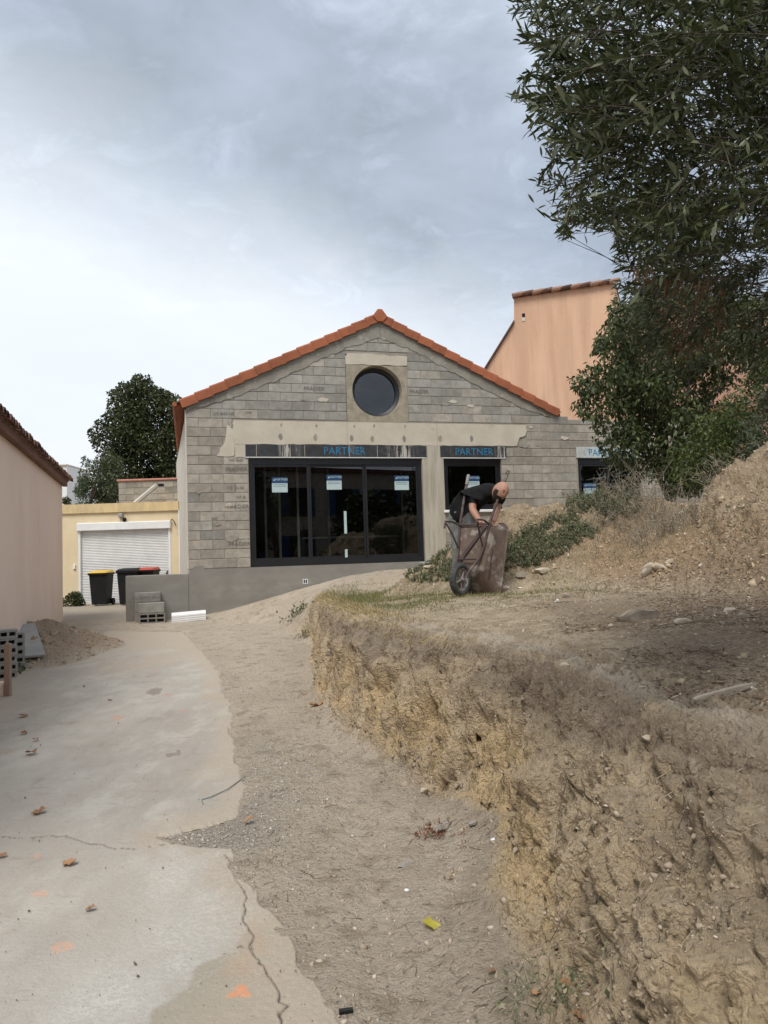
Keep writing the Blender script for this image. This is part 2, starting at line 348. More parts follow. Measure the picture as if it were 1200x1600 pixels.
    fattr(me, 'm_grv', np.clip(gv*1.2+.3*np.exp(-(((x+1.0)/.35)**2+((y-4.08)/.25)**2)), 0, 1))
    fattr(me, 'm_sand', np.clip(sstep(k['sp'], .02, .15), 0, 1)); fattr(me, 'm_far', sstep(y, 14.4, 16.5)*(x < -4.2))
    # concrete drive: the same sampling, cut to the slab outline
    wx = x+.035*fbm(V*[4, 4, 0]+2, 3)+.006*perlin(V*[19, 19, 0]); wy = y+.035*fbm(V*[4, 4, 0]+40, 3)
    ins = in_poly(wx, wy, SLAB)
    fm = ins[Fq].all(1); Fs = Fq[fm]; used = np.unique(Fs); mp = -np.ones(len(V), int); mp[used] = np.arange(len(used))
    cnt = np.bincount(Fs.ravel(), minlength=len(V))[used]; border = cnt < 4
    X, Y = x[used], y[used]; P = np.c_[X, Y, 0*X]
    edge = seg_dist(X, Y, SLAB[:22]); inner = np.minimum(1, edge/.10)
    Z = zdrive(Y)+.016+.004*fbm(P*1.3, 3)+.0012*fbm(P*14, 3)-.006*(1-inner)**2
    crk = np.full(len(X), 9.0)
    for c in CRACKS:
        pts = [to_plane(*q) for q in c]; crk = np.minimum(crk, seg_dist(X+.018*fbm(P*9, 3), Y+.03*fbm(P*8+5, 3), pts))
    cw = .002+.003*np.clip(fbm(P*3+3, 2), 0, 1); Z -= .012*np.exp(-(crk/cw)**2)
    left = seg_dist(X, Y, SLAB[25:]+SLAB[:1])
    Z = np.where(border, zdrive(Y)-.002, Z)
    md = np_mesh('driveway', np.c_[X, Y, Z], mp[Fs]); md.shade_smooth()
    dr = link('driveway', md, CONCRETE); tag(dr, 'worn cracked concrete drive slab dusted with earth', kind='structure')
    fattr(md, 'd_crack', np.exp(-(crk/.0035)**2))
    n5 = fbm(P*[1.1, .7, 1]+5, 4); n6 = fbm(P*5+5, 3)
    dust = np.clip(.16*sstep(n5, -.2, .5)+sstep(left+.4*n5, .9, .1)*.9+sstep(Y+1.2*n5, 8.5, 12.0)*.85+sstep(edge+.22*n5+.08*n6, .34, .0)*.8, 0, 1)
    fattr(md, 'd_dust', dust)
    # washed-out pale laitance beside a smooth darker trowelled patch
    bx = np.interp(Y, [2.4, 2.75, 3.1, 3.45, 3.7], [-.93, -.80, -.62, -.42, -.30]); patch = sstep(X-bx+.05*n6, 0, .03)*sstep(Y, 3.45, 3.2+.0)
    fattr(md, 'd_patch', patch)
    whi = np.exp(-((X-bx+.22)/.24)**2)*sstep(Y, 4.2, 3.6)+np.exp(-(((X+1.0)/.5)**2+((Y-3.72)/.35)**2)); fattr(md, 'd_pale', np.clip(whi*(.75+.5*n6), 0, 1)*(1-patch))
    fattr(md, 'd_dry', np.clip(.9*np.exp(-(((X+2.9-(Y-5.5)*.13)/.42)**2))*sstep(Y, 9, 6.5)*(.8+.7*n6), 0, 1))
    Q = np.c_[X, Y, Z]; qx, qy = project(Q); wob = fbm(P*16, 3)
    def stain(*polys):
        m = np.zeros(len(X))
        for pl in polys: m = np.maximum(m, in_poly(qx+3*wob, qy+2*fbm(P*16+9, 3), pl).astype(float))
        return m
    fattr(md, 'd_or', stain([(353, 1558), (362, 1550), (374, 1538), (386, 1541), (395, 1557), (380, 1560)]))
    fattr(md, 'd_of', stain([(78, 1480), (90, 1472), (108, 1471), (119, 1477), (112, 1485), (90, 1491), (82, 1490)], [(48, 1398), (60, 1391), (75, 1391), (74, 1399), (58, 1402)], [(176, 1120), (182, 1117), (192, 1119), (191, 1125), (177, 1126)], [(50, 1338), (56, 1331), (64, 1336), (58, 1342)]))
    fattr(md, 'd_rd', stain([(280, 1111), (287, 1107), (297, 1108), (290, 1113)], [(236, 1048), (243, 1045), (249, 1048), (242, 1050)], [(256, 1086), (264, 1082), (272, 1086), (262, 1089)]))
    fattr(md, 'd_st', stain([(229, 1082), (236, 1076), (246, 1074), (256, 1077), (250, 1084), (236, 1087)], [(258, 1180), (280, 1172), (285, 1178), (262, 1184)]))
    return g, dr
class Nodes:
    def __init__(s, name, rough=.92, spec=.25):
        s.m = bpy.data.materials.new(name); s.m.use_nodes = True; s.nt = s.m.node_tree; s.b = s.nt.nodes['Principled BSDF']
        s.b.inputs['Roughness'].default_value = rough; s.b.inputs['Specular IOR Level'].default_value = spec
        s.pos = s.N('ShaderNodeNewGeometry').outputs['Position']
    def N(s, t): return s.nt.nodes.new(t)
    def L(s, a, b): s.nt.links.new(a, b)
    def noise(s, sc, dt=6, rg=.6, stretch=None, off=(0, 0, 0), dist=0):
        n = s.N('ShaderNodeTexNoise'); n.inputs['Scale'].default_value = sc; n.inputs['Detail'].default_value = dt; n.inputs['Roughness'].default_value = rg; n.inputs['Distortion'].default_value = dist
        mp = s.N('ShaderNodeMapping'); mp.inputs['Scale'].default_value = stretch or (1, 1, 1); mp.inputs['Location'].default_value = off
        s.L(s.pos, mp.inputs['Vector']); s.L(mp.outputs[0], n.inputs['Vector']); return n.outputs['Fac']
    def noiseC(s, sc):
        n = s.N('ShaderNodeTexNoise'); n.inputs['Scale'].default_value = sc; n.inputs['Detail'].default_value = 3; s.L(s.pos, n.inputs['Vector']); return n.outputs['Color']
    def ramp(s, x, a, b, lo=0, hi=1):
        r = s.N('ShaderNodeMapRange'); r.interpolation_type = 'SMOOTHSTEP'
        for k, v in (('From Min', a), ('From Max', b), ('To Min', lo), ('To Max', hi)): r.inputs[k].default_value = v
        s.L(x, r.inputs['Value']); return r.outputs[0]
    def attr(s, name):
        a = s.N('ShaderNodeAttribute'); a.attribute_name = name; return a.outputs['Fac']
    def math(s, op, a, b):
        m = s.N('ShaderNodeMath'); m.operation = op
        for v, i in ((a, 0), (b, 1)):
            if isinstance(v, (int, float)): m.inputs[i].default_value = v
            else: s.L(v, m.inputs[i])
        return m.outputs[0]
    def mix(s, f, a, b, mode='MIX'):
        x = s.N('ShaderNodeMix'); x.data_type = 'RGBA'; x.blend_type = mode
        if isinstance(f, (int, float)): x.inputs[0].default_value = f
        else: s.L(f, x.inputs[0])
        for v, i in ((a, 6), (b, 7)):
            if isinstance(v, tuple): x.inputs[i].default_value = (*v, 1)
            else: s.L(v, x.inputs[i])
        return x.outputs[2]
    def done(s, col, h=None, st=.5, dist=.01):
        s.L(col, s.b.inputs['Base Color'])
        if h is not None:
            bp = s.N('ShaderNodeBump'); bp.inputs['Strength'].default_value = st; bp.inputs['Distance'].default_value = dist
            s.L(h, bp.inputs['Height']); s.L(bp.outputs[0], s.b.inputs['Normal'])
        return s.m
def ground_mat():
    n = Nodes('soil')
    nb = n.noise(1.3, 6); nm = n.noise(6, 7, .6, (1, 1, .45)); nf = n.noise(38, 8, .7, (1, 1, .4)); ng = n.noise(110, 5, .7, (1, 1, .5))
    c = n.mix(n.ramp(nb, .35, .65), (.62, .525, .41), (.55, .46, .355))
    c = n.mix(n.ramp(nm, .50, .68), c, (.43, .35, .26))
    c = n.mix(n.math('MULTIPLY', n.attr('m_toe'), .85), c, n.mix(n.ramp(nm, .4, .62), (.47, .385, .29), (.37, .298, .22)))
    c = n.mix(n.math('MULTIPLY', n.attr('m_far'), .8), c, (.44, .38, .31))
    c = n.mix(n.attr('m_sand'), c, n.mix(n.ramp(nf, .35, .65), (.50, .39, .28), (.38, .285, .20)))
    plat = n.mix(n.ramp(nm, .4, .62), (.58, .465, .325), (.41, .32, .215)); c = n.mix(n.attr('m_plat'), c, plat)
    c = n.mix(n.math('MULTIPLY', n.attr('m_green'), .6), c, (.16, .16, .07))
    mnd = n.mix(n.ramp(nm, .38, .64), (.46, .355, .235), (.33, .245, .155)); c = n.mix(n.attr('m_mnd'), c, mnd)
    c = n.mix(n.math('MULTIPLY', n.attr('m_org'), .7), c, (.43, .29, .17))
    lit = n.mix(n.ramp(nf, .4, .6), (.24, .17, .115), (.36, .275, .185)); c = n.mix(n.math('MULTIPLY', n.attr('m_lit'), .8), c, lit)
    grv = n.mix(n.ramp(nf, .4, .6), (.43, .395, .345), (.28, .25, .215)); c = n.mix(n.attr('m_grv'), c, grv)
    st = n.noise(3.2, 7, .6, (1.6, 1.6, .8)); stv = n.noise(7, 7, .65, (1.8, 1.8, .5), (4, 4, 4))
    fc = n.mix(n.ramp(st, .34, .64), (.62, .49, .325), (.48, .37, .24)); fc = n.mix(n.ramp(stv, .52, .68), fc, (.40, .31, .205))
    yl = n.mix(n.ramp(stv, .36, .62), (.70, .525, .305), (.58, .43, .245)); fc = n.mix(n.attr('m_yel'), fc, yl)
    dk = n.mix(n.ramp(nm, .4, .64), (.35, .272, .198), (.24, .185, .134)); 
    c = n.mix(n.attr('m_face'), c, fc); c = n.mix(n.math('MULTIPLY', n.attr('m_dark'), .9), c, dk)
    c = n.mix(n.ramp(nf, .56, .69, 0, .6), c, (.58, .51, .41)); c = n.mix(n.ramp(nf, .46, .33, 0, .7), c, (.17, .128, .09))
    c = n.mix(n.ramp(ng, .66, .74, 0, .5), c, (.62, .57, .49)); c = n.mix(n.ramp(ng, .36, .28, 0, .4), c, (.12, .09, .065))
    h = n.math('ADD', n.math('MULTIPLY', nf, 1.0), n.math('MULTIPLY', ng, .5))
    for sc_, w_ in ((26, .5), (70, .3)):
        vo = n.N('ShaderNodeTexVoronoi'); vo.inputs['Scale'].default_value = sc_; wv = n.N('ShaderNodeVectorMath'); wv.operation = 'MULTIPLY_ADD'; n.L(n.noiseC(9), wv.inputs[0]); wv.inputs[1].default_value = (.08, .08, .08); n.L(n.pos, wv.inputs[2]); n.L(wv.outputs[0], vo.inputs['Vector']); h = n.math('SUBTRACT', h, n.math('MULTIPLY', vo.outputs['Distance'], w_))
    return n.done(c, h, 1.0, .045)
def concrete_mat():
    n = Nodes('drive_concrete', .88, .3)
    nb = n.noise(.9, 6, .6, (1, .6, 1)); nm = n.noise(4, 7, .65, (1, .5, 1), (3, 3, 3)); nf = n.noise(45, 8, .7); sp = n.noise(75, 3, .5, None, (9, 2, 0)); st = n.noise(9, 6, .7, (.35, 1.6, 1), (7, 1, 0))
    c = n.mix(n.ramp(nb, .34, .66), (.435, .395, .34), (.37, .332, .283))
    c = n.mix(n.ramp(nm, .45, .68, 0, .8), c, (.50, .465, .405)); c = n.mix(n.ramp(nm, .44, .26, 0, .8), c, (.295, .258, .213)); c = n.mix(n.ramp(st, .56, .70, 0, .55), c, (.31, .265, .21))
    c = n.mix(n.attr('d_pale'), c, n.mix(n.ramp(nf, .35, .6), (.57, .54, .48), (.46, .425, .37)))
    c = n.mix(n.math('MULTIPLY', n.attr('d_dry'), .55), c, (.62, .565, .48))
    c = n.mix(n.attr('d_patch'), c, n.mix(n.ramp(nm, .4, .65), (.36, .315, .245), (.41, .36, .285)))
    d2 = n.noise(3.0, 7, .65, None, (1, 8, 1)); dm = n.math('MULTIPLY', n.attr('d_dust'), n.ramp(d2, .25, .5, .35, 1))
    c = n.mix(dm, c, n.mix(n.ramp(nf, .35, .65), (.47, .395, .305), (.395, .325, .245)))
    ru = n.noise(2.1, 4, .5, None, (5, 5, 5)); c = n.mix(n.ramp(ru, .63, .74, 0, .35), c, (.47, .31, .20))
    c = n.mix(n.ramp(nf, .40, .28, 0, .5), c, (.20, .17, .135)); c = n.mix(n.ramp(sp, .71, .75, 0, .85), c, (.07, .06, .055))
    br = n.ramp(n.noise(60, 5, .6, None, (2, 7, 3)), .36, .50)
    c = n.mix(n.math('MULTIPLY', n.attr('d_or'), n.math('MULTIPLY', br, .9)), c, (.72, .30, .15)); c = n.mix(n.math('MULTIPLY', n.attr('d_of'), n.math('MULTIPLY', br, .55)), c, (.68, .36, .22)); c = n.mix(n.math('MULTIPLY', n.attr('d_rd'), n.math('MULTIPLY', br, .4)), c, (.55, .24, .18)); c = n.mix(n.math('MULTIPLY', n.attr('d_st'), .75), c, (.24, .205, .165))
    c = n.mix(n.math('MULTIPLY', n.attr('d_crack'), .9), c, (.06, .05, .04))
    c = n.mix(1.0, c, (.90, .91, .925), 'MULTIPLY'); c = n.mix(n.ramp(nf, .55, .68, 0, .35), c, (.50, .46, .40))
    return n.done(c, nf, .8, .012)
GROUND = ground_mat(); CONCRETE = concrete_mat()
ground, driveway = build_ground()

def soilz(x, y):
    """height of the built ground (with its roughness) under x, y"""
    x = np.asarray(x, float); y = np.asarray(y, float); A, Rr = GRID['ang'], GRID['rad']; V = GRID['V']
    a = np.arctan2(x, y); r = np.hypot(x, y)
    i = np.clip(np.searchsorted(Rr, r), 1, len(Rr)-1); j = np.clip(np.searchsorted(A, a), 1, len(A)-1)
    fi = np.clip((r-Rr[i-1])/(Rr[i]-Rr[i-1]), 0, 1); fj = np.clip((a-A[j-1])/(A[j]-A[j-1]), 0, 1); Z = V[:, 2].reshape(len(Rr), len(A))
    return (Z[i-1, j-1]*(1-fi)*(1-fj)+Z[i, j-1]*fi*(1-fj)+Z[i-1, j]*(1-fi)*fj+Z[i, j]*fi*fj)
GPX, GPY = project(GRID['V']); GOK = (GRID['V'][:, 1] > 1.2)
def gz(x, y): return float(soilz([x], [y])[0])
def gpix(px, py, lift=0.0):
    """point of the built ground seen at a photograph pixel"""
    for w in (1.6, 3, 6, 12, 25):
        m = GOK & (np.abs(GPX-px) < w) & (np.abs(GPY-py) < w)
        if m.any():
            c = GRID['V'][m]; p = c[np.argmin(c[:, 1]+.02*np.hypot(GPX[m]-px, GPY[m]-py))]; return Vector((p[0], p[1], p[2]+lift))
    raise ValueError((px, py))
# ------------------------------------------------------------------ materials of buildings
BLOCK = mat('block_concrete', (.345, .312, .262), (.27, .243, .203), 7, 8, .95, .6, 90, rand=.20, c3=(.40, .36, .30), scale3=2.2)
BLOCKG = mat('block_concrete_grey', (.30, .285, .25), (.24, .228, .20), 7, 8, .95, .5, 90, rand=.20, c3=(.34, .325, .29), scale3=2.2)
MORTAR = mat('mortar', (.31, .28, .235), (.25, .225, .185), 9, 8, .95, .6, 70, c3=(.32, .29, .245), scale3=2)
RAKE = mat('raw_concrete_band', (.30, .275, .23), (.225, .205, .17), 2.5, 8, .95, .7, 30, c3=(.36, .335, .29), scale3=5, bdist=.02)
BEAM = mat('shuttered_concrete', (.52, .47, .385), (.46, .41, .33), 2.2, 7, .9, .25, 50, c3=(.40, .36, .30), scale3=3.5, lo3=.62, hi3=.75)
COLUMN = mat('column_concrete', (.44, .40, .325), (.34, .305, .245), 2.2, 8, .92, .35, 40, stretch=(4, 4, .5))
ROUGHC = mat('rough_concrete', (.36, .315, .24), (.27, .235, .18), 6, 8, .95, .8, 55, c3=(.20, .17, .13), scale3=14, lo3=.62, hi3=.72, bdist=.02)
PLINTH = mat('grey_render', (.235, .222, .195), (.20, .188, .165), 1.6, 6, .9, .15, 60, stretch=(1, 1, 2.5), c3=(.265, .25, .22), scale3=1.1)
TILE = mat('terracotta', (.34, .112, .052), (.27, .088, .042), 5, 7, .85, .2, 90, rand=.16)
OLDTILE = mat('old_terracotta', (.13, .066, .042), (.075, .042, .03), 6, 7, .92, .5, 60, rand=.3, c3=(.17, .105, .075), scale3=4)
BLACKF = mat('black_aluminium', (.012, .012, .014), (.009, .009, .011), 3, 3, .38, 0, spec=.5)
WHITEP = mat('white_aluminium', (.74, .74, .73), (.68, .68, .67), 3, 4, .5, 0, spec=.4)
WHITEW = mat('white_render', (.60, .56, .49), (.52, .48, .41), 2, 6, .92, .4, 40)
YELLOW = mat('yellow_render', (.68, .565, .375), (.62, .51, .335), 1.5, 7, .92, .3, 60, c3=(.54, .42, .26), scale3=2.6, lo3=.6, hi3=.75)
YELTOP = mat('yellow_fascia', (.64, .49, .26), (.52, .40, .23), 2.2, 7, .92, .3, 60, stretch=(2.5, 1, .6), c3=(.22, .18, .13), scale3=4, lo3=.62, hi3=.74)
PINK = mat('pink_render', (.76, .60, .50), (.71, .555, .46), .7, 6, .92, .35, 80, stretch=(1, 1, .45), c3=(.63, .50, .42), scale3=1.6, lo3=.6, hi3=.75)
ORANGE = mat('orange_render', (.70, .455, .305), (.58, .37, .245), .8, 8, .93, .8, 30, stretch=(2.2, 1, .22), c3=(.50, .325, .225), scale3=1.6, lo3=.56, hi3=.76, bdist=.03)
PINKW = mat('dusky_pink_render', (.42, .24, .17), (.36, .21, .155), .7, 6, .92, .3, 40)
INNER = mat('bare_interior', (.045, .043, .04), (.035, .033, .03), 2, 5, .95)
STUD = mat('galvanised_stud', (.30, .32, .27), (.25, .27, .23), 3, 4, .5, metal=.3)
DARKP = mat('dark_plastic', (.009, .0095, .011), (.013, .013, .014), 4, 5, .55, .1, 80, spec=.2)
WOODL = mat('dusty_wood', (.30, .23, .16), (.22, .165, .11), 9, 7, .9, .4, 60, stretch=(1, 1, .15))
SLATE = mat('grey_board', (.33, .325, .30), (.28, .275, .255), 5, 6, .9, .3, 60)
def lintel_mat(name, base, splash, lo, hi):
    n = Nodes(name, .6, .35); tc = n.N('ShaderNodeTexCoord'); n.pos = tc.outputs['Object']
    dr = n.noise(26, 4, .6, (1, 1, .07)); fa = n.noise(1.1, 3, .5, (1, 1, 0), (3, 0, 0)); sp = n.noise(30, 5, .6, (1, 1, .6), (4, 0, 0))
    c = n.mix(n.ramp(n.noise(5, 5), .4, .6), base, tuple(v*1.5 for v in base))
    c = n.mix(n.math('MULTIPLY', n.ramp(dr, .47, .58), n.ramp(fa, lo, hi)), c, splash)
    c = n.mix(n.math('MULTIPLY', n.ramp(sp, .60, .66), n.ramp(fa, lo-.05, hi)), c, tuple(v*.85 for v in splash))
    return n.done(c, dr, .3, .004)
LINTEL = lintel_mat('black_lintel_film', (.026, .027, .029), (.42, .40, .355), .50, .62)
LINTELB = lintel_mat('pale_blue_lintel_film', (.30, .37, .40), (.46, .44, .40), .35, .5)
def glass_mat(name, refl=.0, tint=.55):
    m = bpy.data.materials.new(name); m.use_nodes = True; nt = m.node_tree; nt.nodes.clear(); N = nt.nodes.new; L = nt.links.new
    o = N('ShaderNodeOutputMaterial'); t = N('ShaderNodeBsdfTransparent'); t.inputs[0].default_value = (tint, tint, tint*.98, 1)
    g = N('ShaderNodeBsdfGlossy'); g.inputs['Roughness'].default_value = .01; g.inputs[0].default_value = (.95, .97, 1, 1)
    fr = N('ShaderNodeFresnel'); fr.inputs[0].default_value = 1.85; mx = N('ShaderNodeMixShader')
    L(fr.outputs[0], mx.inputs[0]); L(t.outputs[0], mx.inputs[1]); L(g.outputs[0], mx.inputs[2]); L(mx.outputs[0], o.inputs[0]); return m
GLASS = glass_mat('window_glass')
INK = mat('stamp_ink', (.12, .11, .10), (.16, .145, .125), 40, 3, .9)
BLUEINK = mat('blue_ink', (.02, .19, .36), (.022, .05, .075), 30, 5, .7, lo=.50, hi=.64)
STICKB = mat('sticker_blue', (.018, .050, .12), (.022, .06, .14), 6, 3, .4)
STICKW = mat('sticker_pale', (.42, .52, .52), (.38, .48, .48), 6, 3, .5)
# ------------------------------------------------------------------ lettering
def text_mesh(s, size, depth=.0):
    cu = bpy.data.curves.new('lettering', 'FONT'); cu.body = s; cu.size = size; cu.align_x = 'CENTER'; cu.align_y = 'CENTER'; cu.resolution_u = 2; cu.space_character = 1.05
    o = bpy.data.objects.new('lettering', cu); COL.objects.link(o); dg = bpy.context.evaluated_depsgraph_get()
    me = bpy.data.meshes.new_from_object(o.evaluated_get(dg)); bpy.data.objects.remove(o); bpy.data.curves.remove(cu); return me
def lettering(s, size, m, parent, u, y, z, flip=False, sx=1.0):
    me = text_mesh(s, size); me.materials.clear(); o = link('lettering', me, m, parent, (u, y, z), (math.pi/2, math.pi if flip else 0, 0))
    if flip: o.rotation_euler = (math.pi/2, math.pi, 0); o.rotation_euler = (-math.pi/2, 0, math.pi) if False else Euler((math.pi/2, 0, 0)).to_matrix().to_euler(); o.rotation_euler = (Matrix.Rotation(math.pi, 3, 'Y') @ Matrix.Rotation(math.pi/2, 3, 'X')).to_euler()
    o.scale = (sx, 1, 1); return o
# ------------------------------------------------------------------ the block house
house = thing('block_house', 'unfinished grey concrete block house with round gable window and orange verge tiles', 'house', (FX, FY, 0), TH)
PEAKU, PEAKZ, SLOPE = 4.30, 6.92, .482
UEND, ZBASE, Z0 = 8.66, .0, 1.38
def rake(u): return PEAKZ-SLOPE*abs(u-PEAKU)
def clip_poly(poly, a, b, c):
    """keep a*u+b*z <= c"""
    out = []
    for k in range(len(poly)):
        p, q = poly[k], poly[(k+1) % len(poly)]; fp, fq = a*p[0]+b*p[1]-c, a*q[0]+b*q[1]-c
        if fp <= 0: out.append(p)
        if fp*fq < 0:
            t = fp/(fp-fq); out.append((p[0]+t*(q[0]-p[0]), p[1]+t*(q[1]-p[1])))
    return out
def wall_core():
    mb = MB(); T = .20
    def strip(u0, u1, z0, z1=None):
        us = [u0]+([PEAKU] if u0 < PEAKU < u1 and z1 is None else [])+[u1]
        poly = [(u0, z0), (u1, z0)]+([(u, rake(u)) for u in reversed(us)] if z1 is None else [(u1, z1), (u0, z1)])
        mb.prism(poly, .012, T)
    strip(0, 1.28, ZBASE); strip(1.28, 5.21, ZBASE, 1.37); strip(5.21, 5.74, ZBASE, 3.95); strip(5.74, 7.19, ZBASE, 2.50)
    strip(7.19, 8.66, ZBASE)
    strip(1.28, 3.485, 3.74); strip(3.485, 4.92, 3.95, 4.56); strip(3.485, 4.92, 6.10); strip(4.92, 7.19, 3.95)
    strip(8.66, 9.22, ZBASE, 4.70); strip(9.22, 10.96, 3.95, 4.70); strip(9.22, 10.96, ZBASE, 1.6); strip(10.96, 13.2, ZBASE, 4.70)
    return mb.build('mortar_core', MORTAR, house)
wall_core()
EXCL = [(1.28, 5.21, 0, 4.03), (.95, 7.88, 4.03, 4.545), (5.21, 5.74, 0, 4.03), (5.74, 7.19, 2.50, 4.03), (3.485, 4.92, 4.545, 6.12), (9.18, 11.0, 1.6, 3.98)]
def chamfer_block(poly, d=.10, b=.007):
    """front-facing polygon block with softened front edge"""
    n = len(poly); cx = sum(p[0] for p in poly)/n; cz = sum(p[1] for p in poly)/n; v = []
    sx = max(abs(p[0]-cx) for p in poly); sz = max(abs(p[1]-cz) for p in poly)
    for y, k in ((d, 0), (b, 0), (0, b)):
        for p in poly:
            v.append((cx+(p[0]-cx)*(1-k/max(sx, .02)), y, cz+(p[1]-cz)*(1-k/max(sz, .02))))
    f = [tuple(range(2*n, 3*n))]
    for r in (0, 1):
        for k in range(n): f.append((r*n+k, r*n+(k+1) % n, (r+1)*n+(k+1) % n, (r+1)*n+k))
    return v, f
BLKS = {}
def lay_blocks():
    full = {}; nb = 0; R = random.Random(11)
    for row in range(0, 28):
        zb = Z0+.2*row; zt = zb+.2
        if zb > 6.6: break
        off = .25 if row % 2 else .0
        cuts = [k*.5+off-.5 for k in range(0, 30)]
        blocked = [(a, b) for a, b, c, d in EXCL if zb+.05 < d and zt-.05 > c]
        umax = 8.66 if zb >= 4.7 else 11.5
        edges = sorted(set([0.0, umax]+[min(max(v, 0), umax) for ab in blocked for v in ab]))
        for e0, e1 in zip(edges[:-1], edges[1:]):
            if any(a <= (e0+e1)/2 <= b for a, b in blocked) or e1-e0 < .06: continue
            cs = [e0]+[c for c in cuts if e0+.09 < c < e1-.09]+[e1]
            for c0, c1 in zip(cs[:-1], cs[1:]):
                g = .005; poly = [(c0+g, zb+g), (c1-g, zb+g), (c1-g, zt-g), (c0+g, zt-g)]
                for a, b, c, d in EXCL:                     # trim against openings that only cut part of the course
                    if a < (c0+c1)/2 < b and zb < d < zt-.02: poly = [(p[0], max(p[1], d+.005)) for p in poly]
                    if a < (c0+c1)/2 < b and zb+.02 < c < zt: poly = [(p[0], min(p[1], c-.005)) for p in poly]
                if zb < 4.7 < zt and c0 > 8.6: poly = [(p[0], min(p[1], 4.70)) for p in poly]
                if zb >= 4.3 and c1 < 8.7:
                    band = .20+.05*math.sin(c0*3.1)
                    poly = clip_poly(poly, SLOPE, 1, PEAKZ+SLOPE*PEAKU-band); poly = clip_poly(poly, -SLOPE, 1, PEAKZ-SLOPE*PEAKU-band)
                if len(poly) < 3: continue
                w = max(p[0] for p in poly)-min(p[0] for p in poly); h = max(p[1] for p in poly)-min(p[1] for p in poly)
                if w < .05 or h < .04: continue
                mu, mz = min(p[0] for p in poly), min(p[1] for p in poly)
                rect = len(poly) == 4 and abs(w*h-abs(sum(poly[k][0]*poly[(k+1) % 4][1]-poly[(k+1) % 4][0]*poly[k][1] for k in range(4))/2)) < 1e-6
                grey = zb > 4.5 and R.random() < .85 or R.random() < .08
                key = (round(w, 3), round(h, 3), grey) if rect else None
                if key in full: me = full[key]
                else:
                    v, f = chamfer_block([(p[0]-mu, p[1]-mz) for p in poly]); me = bpy.data.meshes.new('block'); me.from_pydata(v, [], [tuple(reversed(q)) for q in f]); me.update()
                    bm = bmesh.new(); bm.from_mesh(me); bmesh.ops.recalc_face_normals(bm, faces=bm.faces); bm.to_mesh(me); bm.free()
                    if me.polygons[0].normal.y > 0: me.flip_normals()
                    me.materials.append(BLOCKG if grey else BLOCK)
                    if key: full[key] = me
                o = link('block', me, None, house, (mu, R.uniform(-.003, .004), mz), (0, R.uniform(-.004, .004), 0)); nb += 1
                BLKS[(row, round(c0, 2))] = o
    return nb
NBLK = lay_blocks(); print('blocks', NBLK)
# raw concrete band under the verge
def jag(pts, amp, step, R):
    out = []
    for (x0, z0), (x1, z1) in zip(pts[:-1], pts[1:]):
        n = max(1, int(math.hypot(x1-x0, z1-z0)/step))
        for k in range(n): out.append((x0+(x1-x0)*k/n+R.uniform(-amp, amp), z0+(z1-z0)*k/n+R.uniform(-amp, amp)))
    return out+[pts[-1]]
def sheet(name, poly, y0, y1, m, parent):
    mb = MB(); mb.prism(poly, y0, y1); me = bpy.data.meshes.new(name)
    bm = bmesh.new(); vs = [bm.verts.new(v) for v in mb.v]
    for f in mb.f: bm.faces.new([vs[i] for i in f])
    bmesh.ops.recalc_face_normals(bm, faces=bm.faces); bmesh.ops.triangulate(bm, faces=[f for f in bm.faces if len(f.verts) > 4]); bm.to_mesh(me); bm.free()
    return link(name, me, m, parent)
R_ = random.Random(5)
for sgn, ue in ((-1, 0.0), (1, 8.66)):
    top = [(ue, rake(ue)), (PEAKU, PEAKZ)]
    low = jag([(PEAKU, PEAKZ-.42), (PEAKU+sgn*.8, rake(PEAKU+sgn*.8)-.30), (PEAKU+sgn*2.2, rake(PEAKU+sgn*2.2)-.33), (ue-sgn*.9, rake(ue-sgn*.9)-.30), (ue, rake(ue)-.10)], .025, .09, R_)
    sheet('verge_concrete', top+low, -.011, .10, RAKE, house)
# ring beam, column, round window surround
def beam_poly():
    R = random.Random(2); p = [(7.88, 4.545), (.98, 4.545)]+jag([(.98, 4.545), (.95, 4.3), (1.0, 4.03)], .02, .06, R)+jag([(1.0, 4.03), (7.55, 4.035)], .008, .15, R)+jag([(7.62, 4.04), (7.70, 4.25), (7.86, 4.30), (7.88, 4.545)], .015, .06, R)
    return p
sheet('ring_beam', beam_poly(), -.012, .14, BEAM, house)
for uu in (3.47, 5.60): MB().box(uu-.003, uu+.004, -.0145, .0, 4.04, 4.54).build('shutter_joint', MORTAR, house)
for k, (uu, zz) in enumerate([(1.98, 4.20), (2.75, 4.19), (3.57, 4.18), (4.05, 4.17), (4.80, 4.18), (5.67, 4.19), (6.45, 4.20), (2.0, 4.46), (2.78, 4.45), (3.64, 4.45), (4.10, 4.47), (4.83, 4.47)]):
    big = k < 7; R = random.Random(k); rr = .055 if big else .028
    poly = [(uu+.8*rr*R.uniform(.8, 1.15)*math.cos(q), zz+1.35*rr*R.uniform(.8, 1.15)*math.sin(q)) for q in np.linspace(0, 2*math.pi, 11)[:-1]]
    sheet('tie_hole_patch', poly, -.0155, .02, MORTAR if k % 2 else PLINTH, house)
sheet('column', [(5.215, 1.38), (5.735, 1.38), (5.735, 4.03), (5.63, 4.03), (5.36, 4.03), (5.215, 4.03)], -.010, .10, COLUMN, house)
for uu in (5.31, 5.42, 5.46): MB().box(uu, uu+.006, -.014, 0, 1.5, 3.7).build('shutter_joint', COLUMN, house)
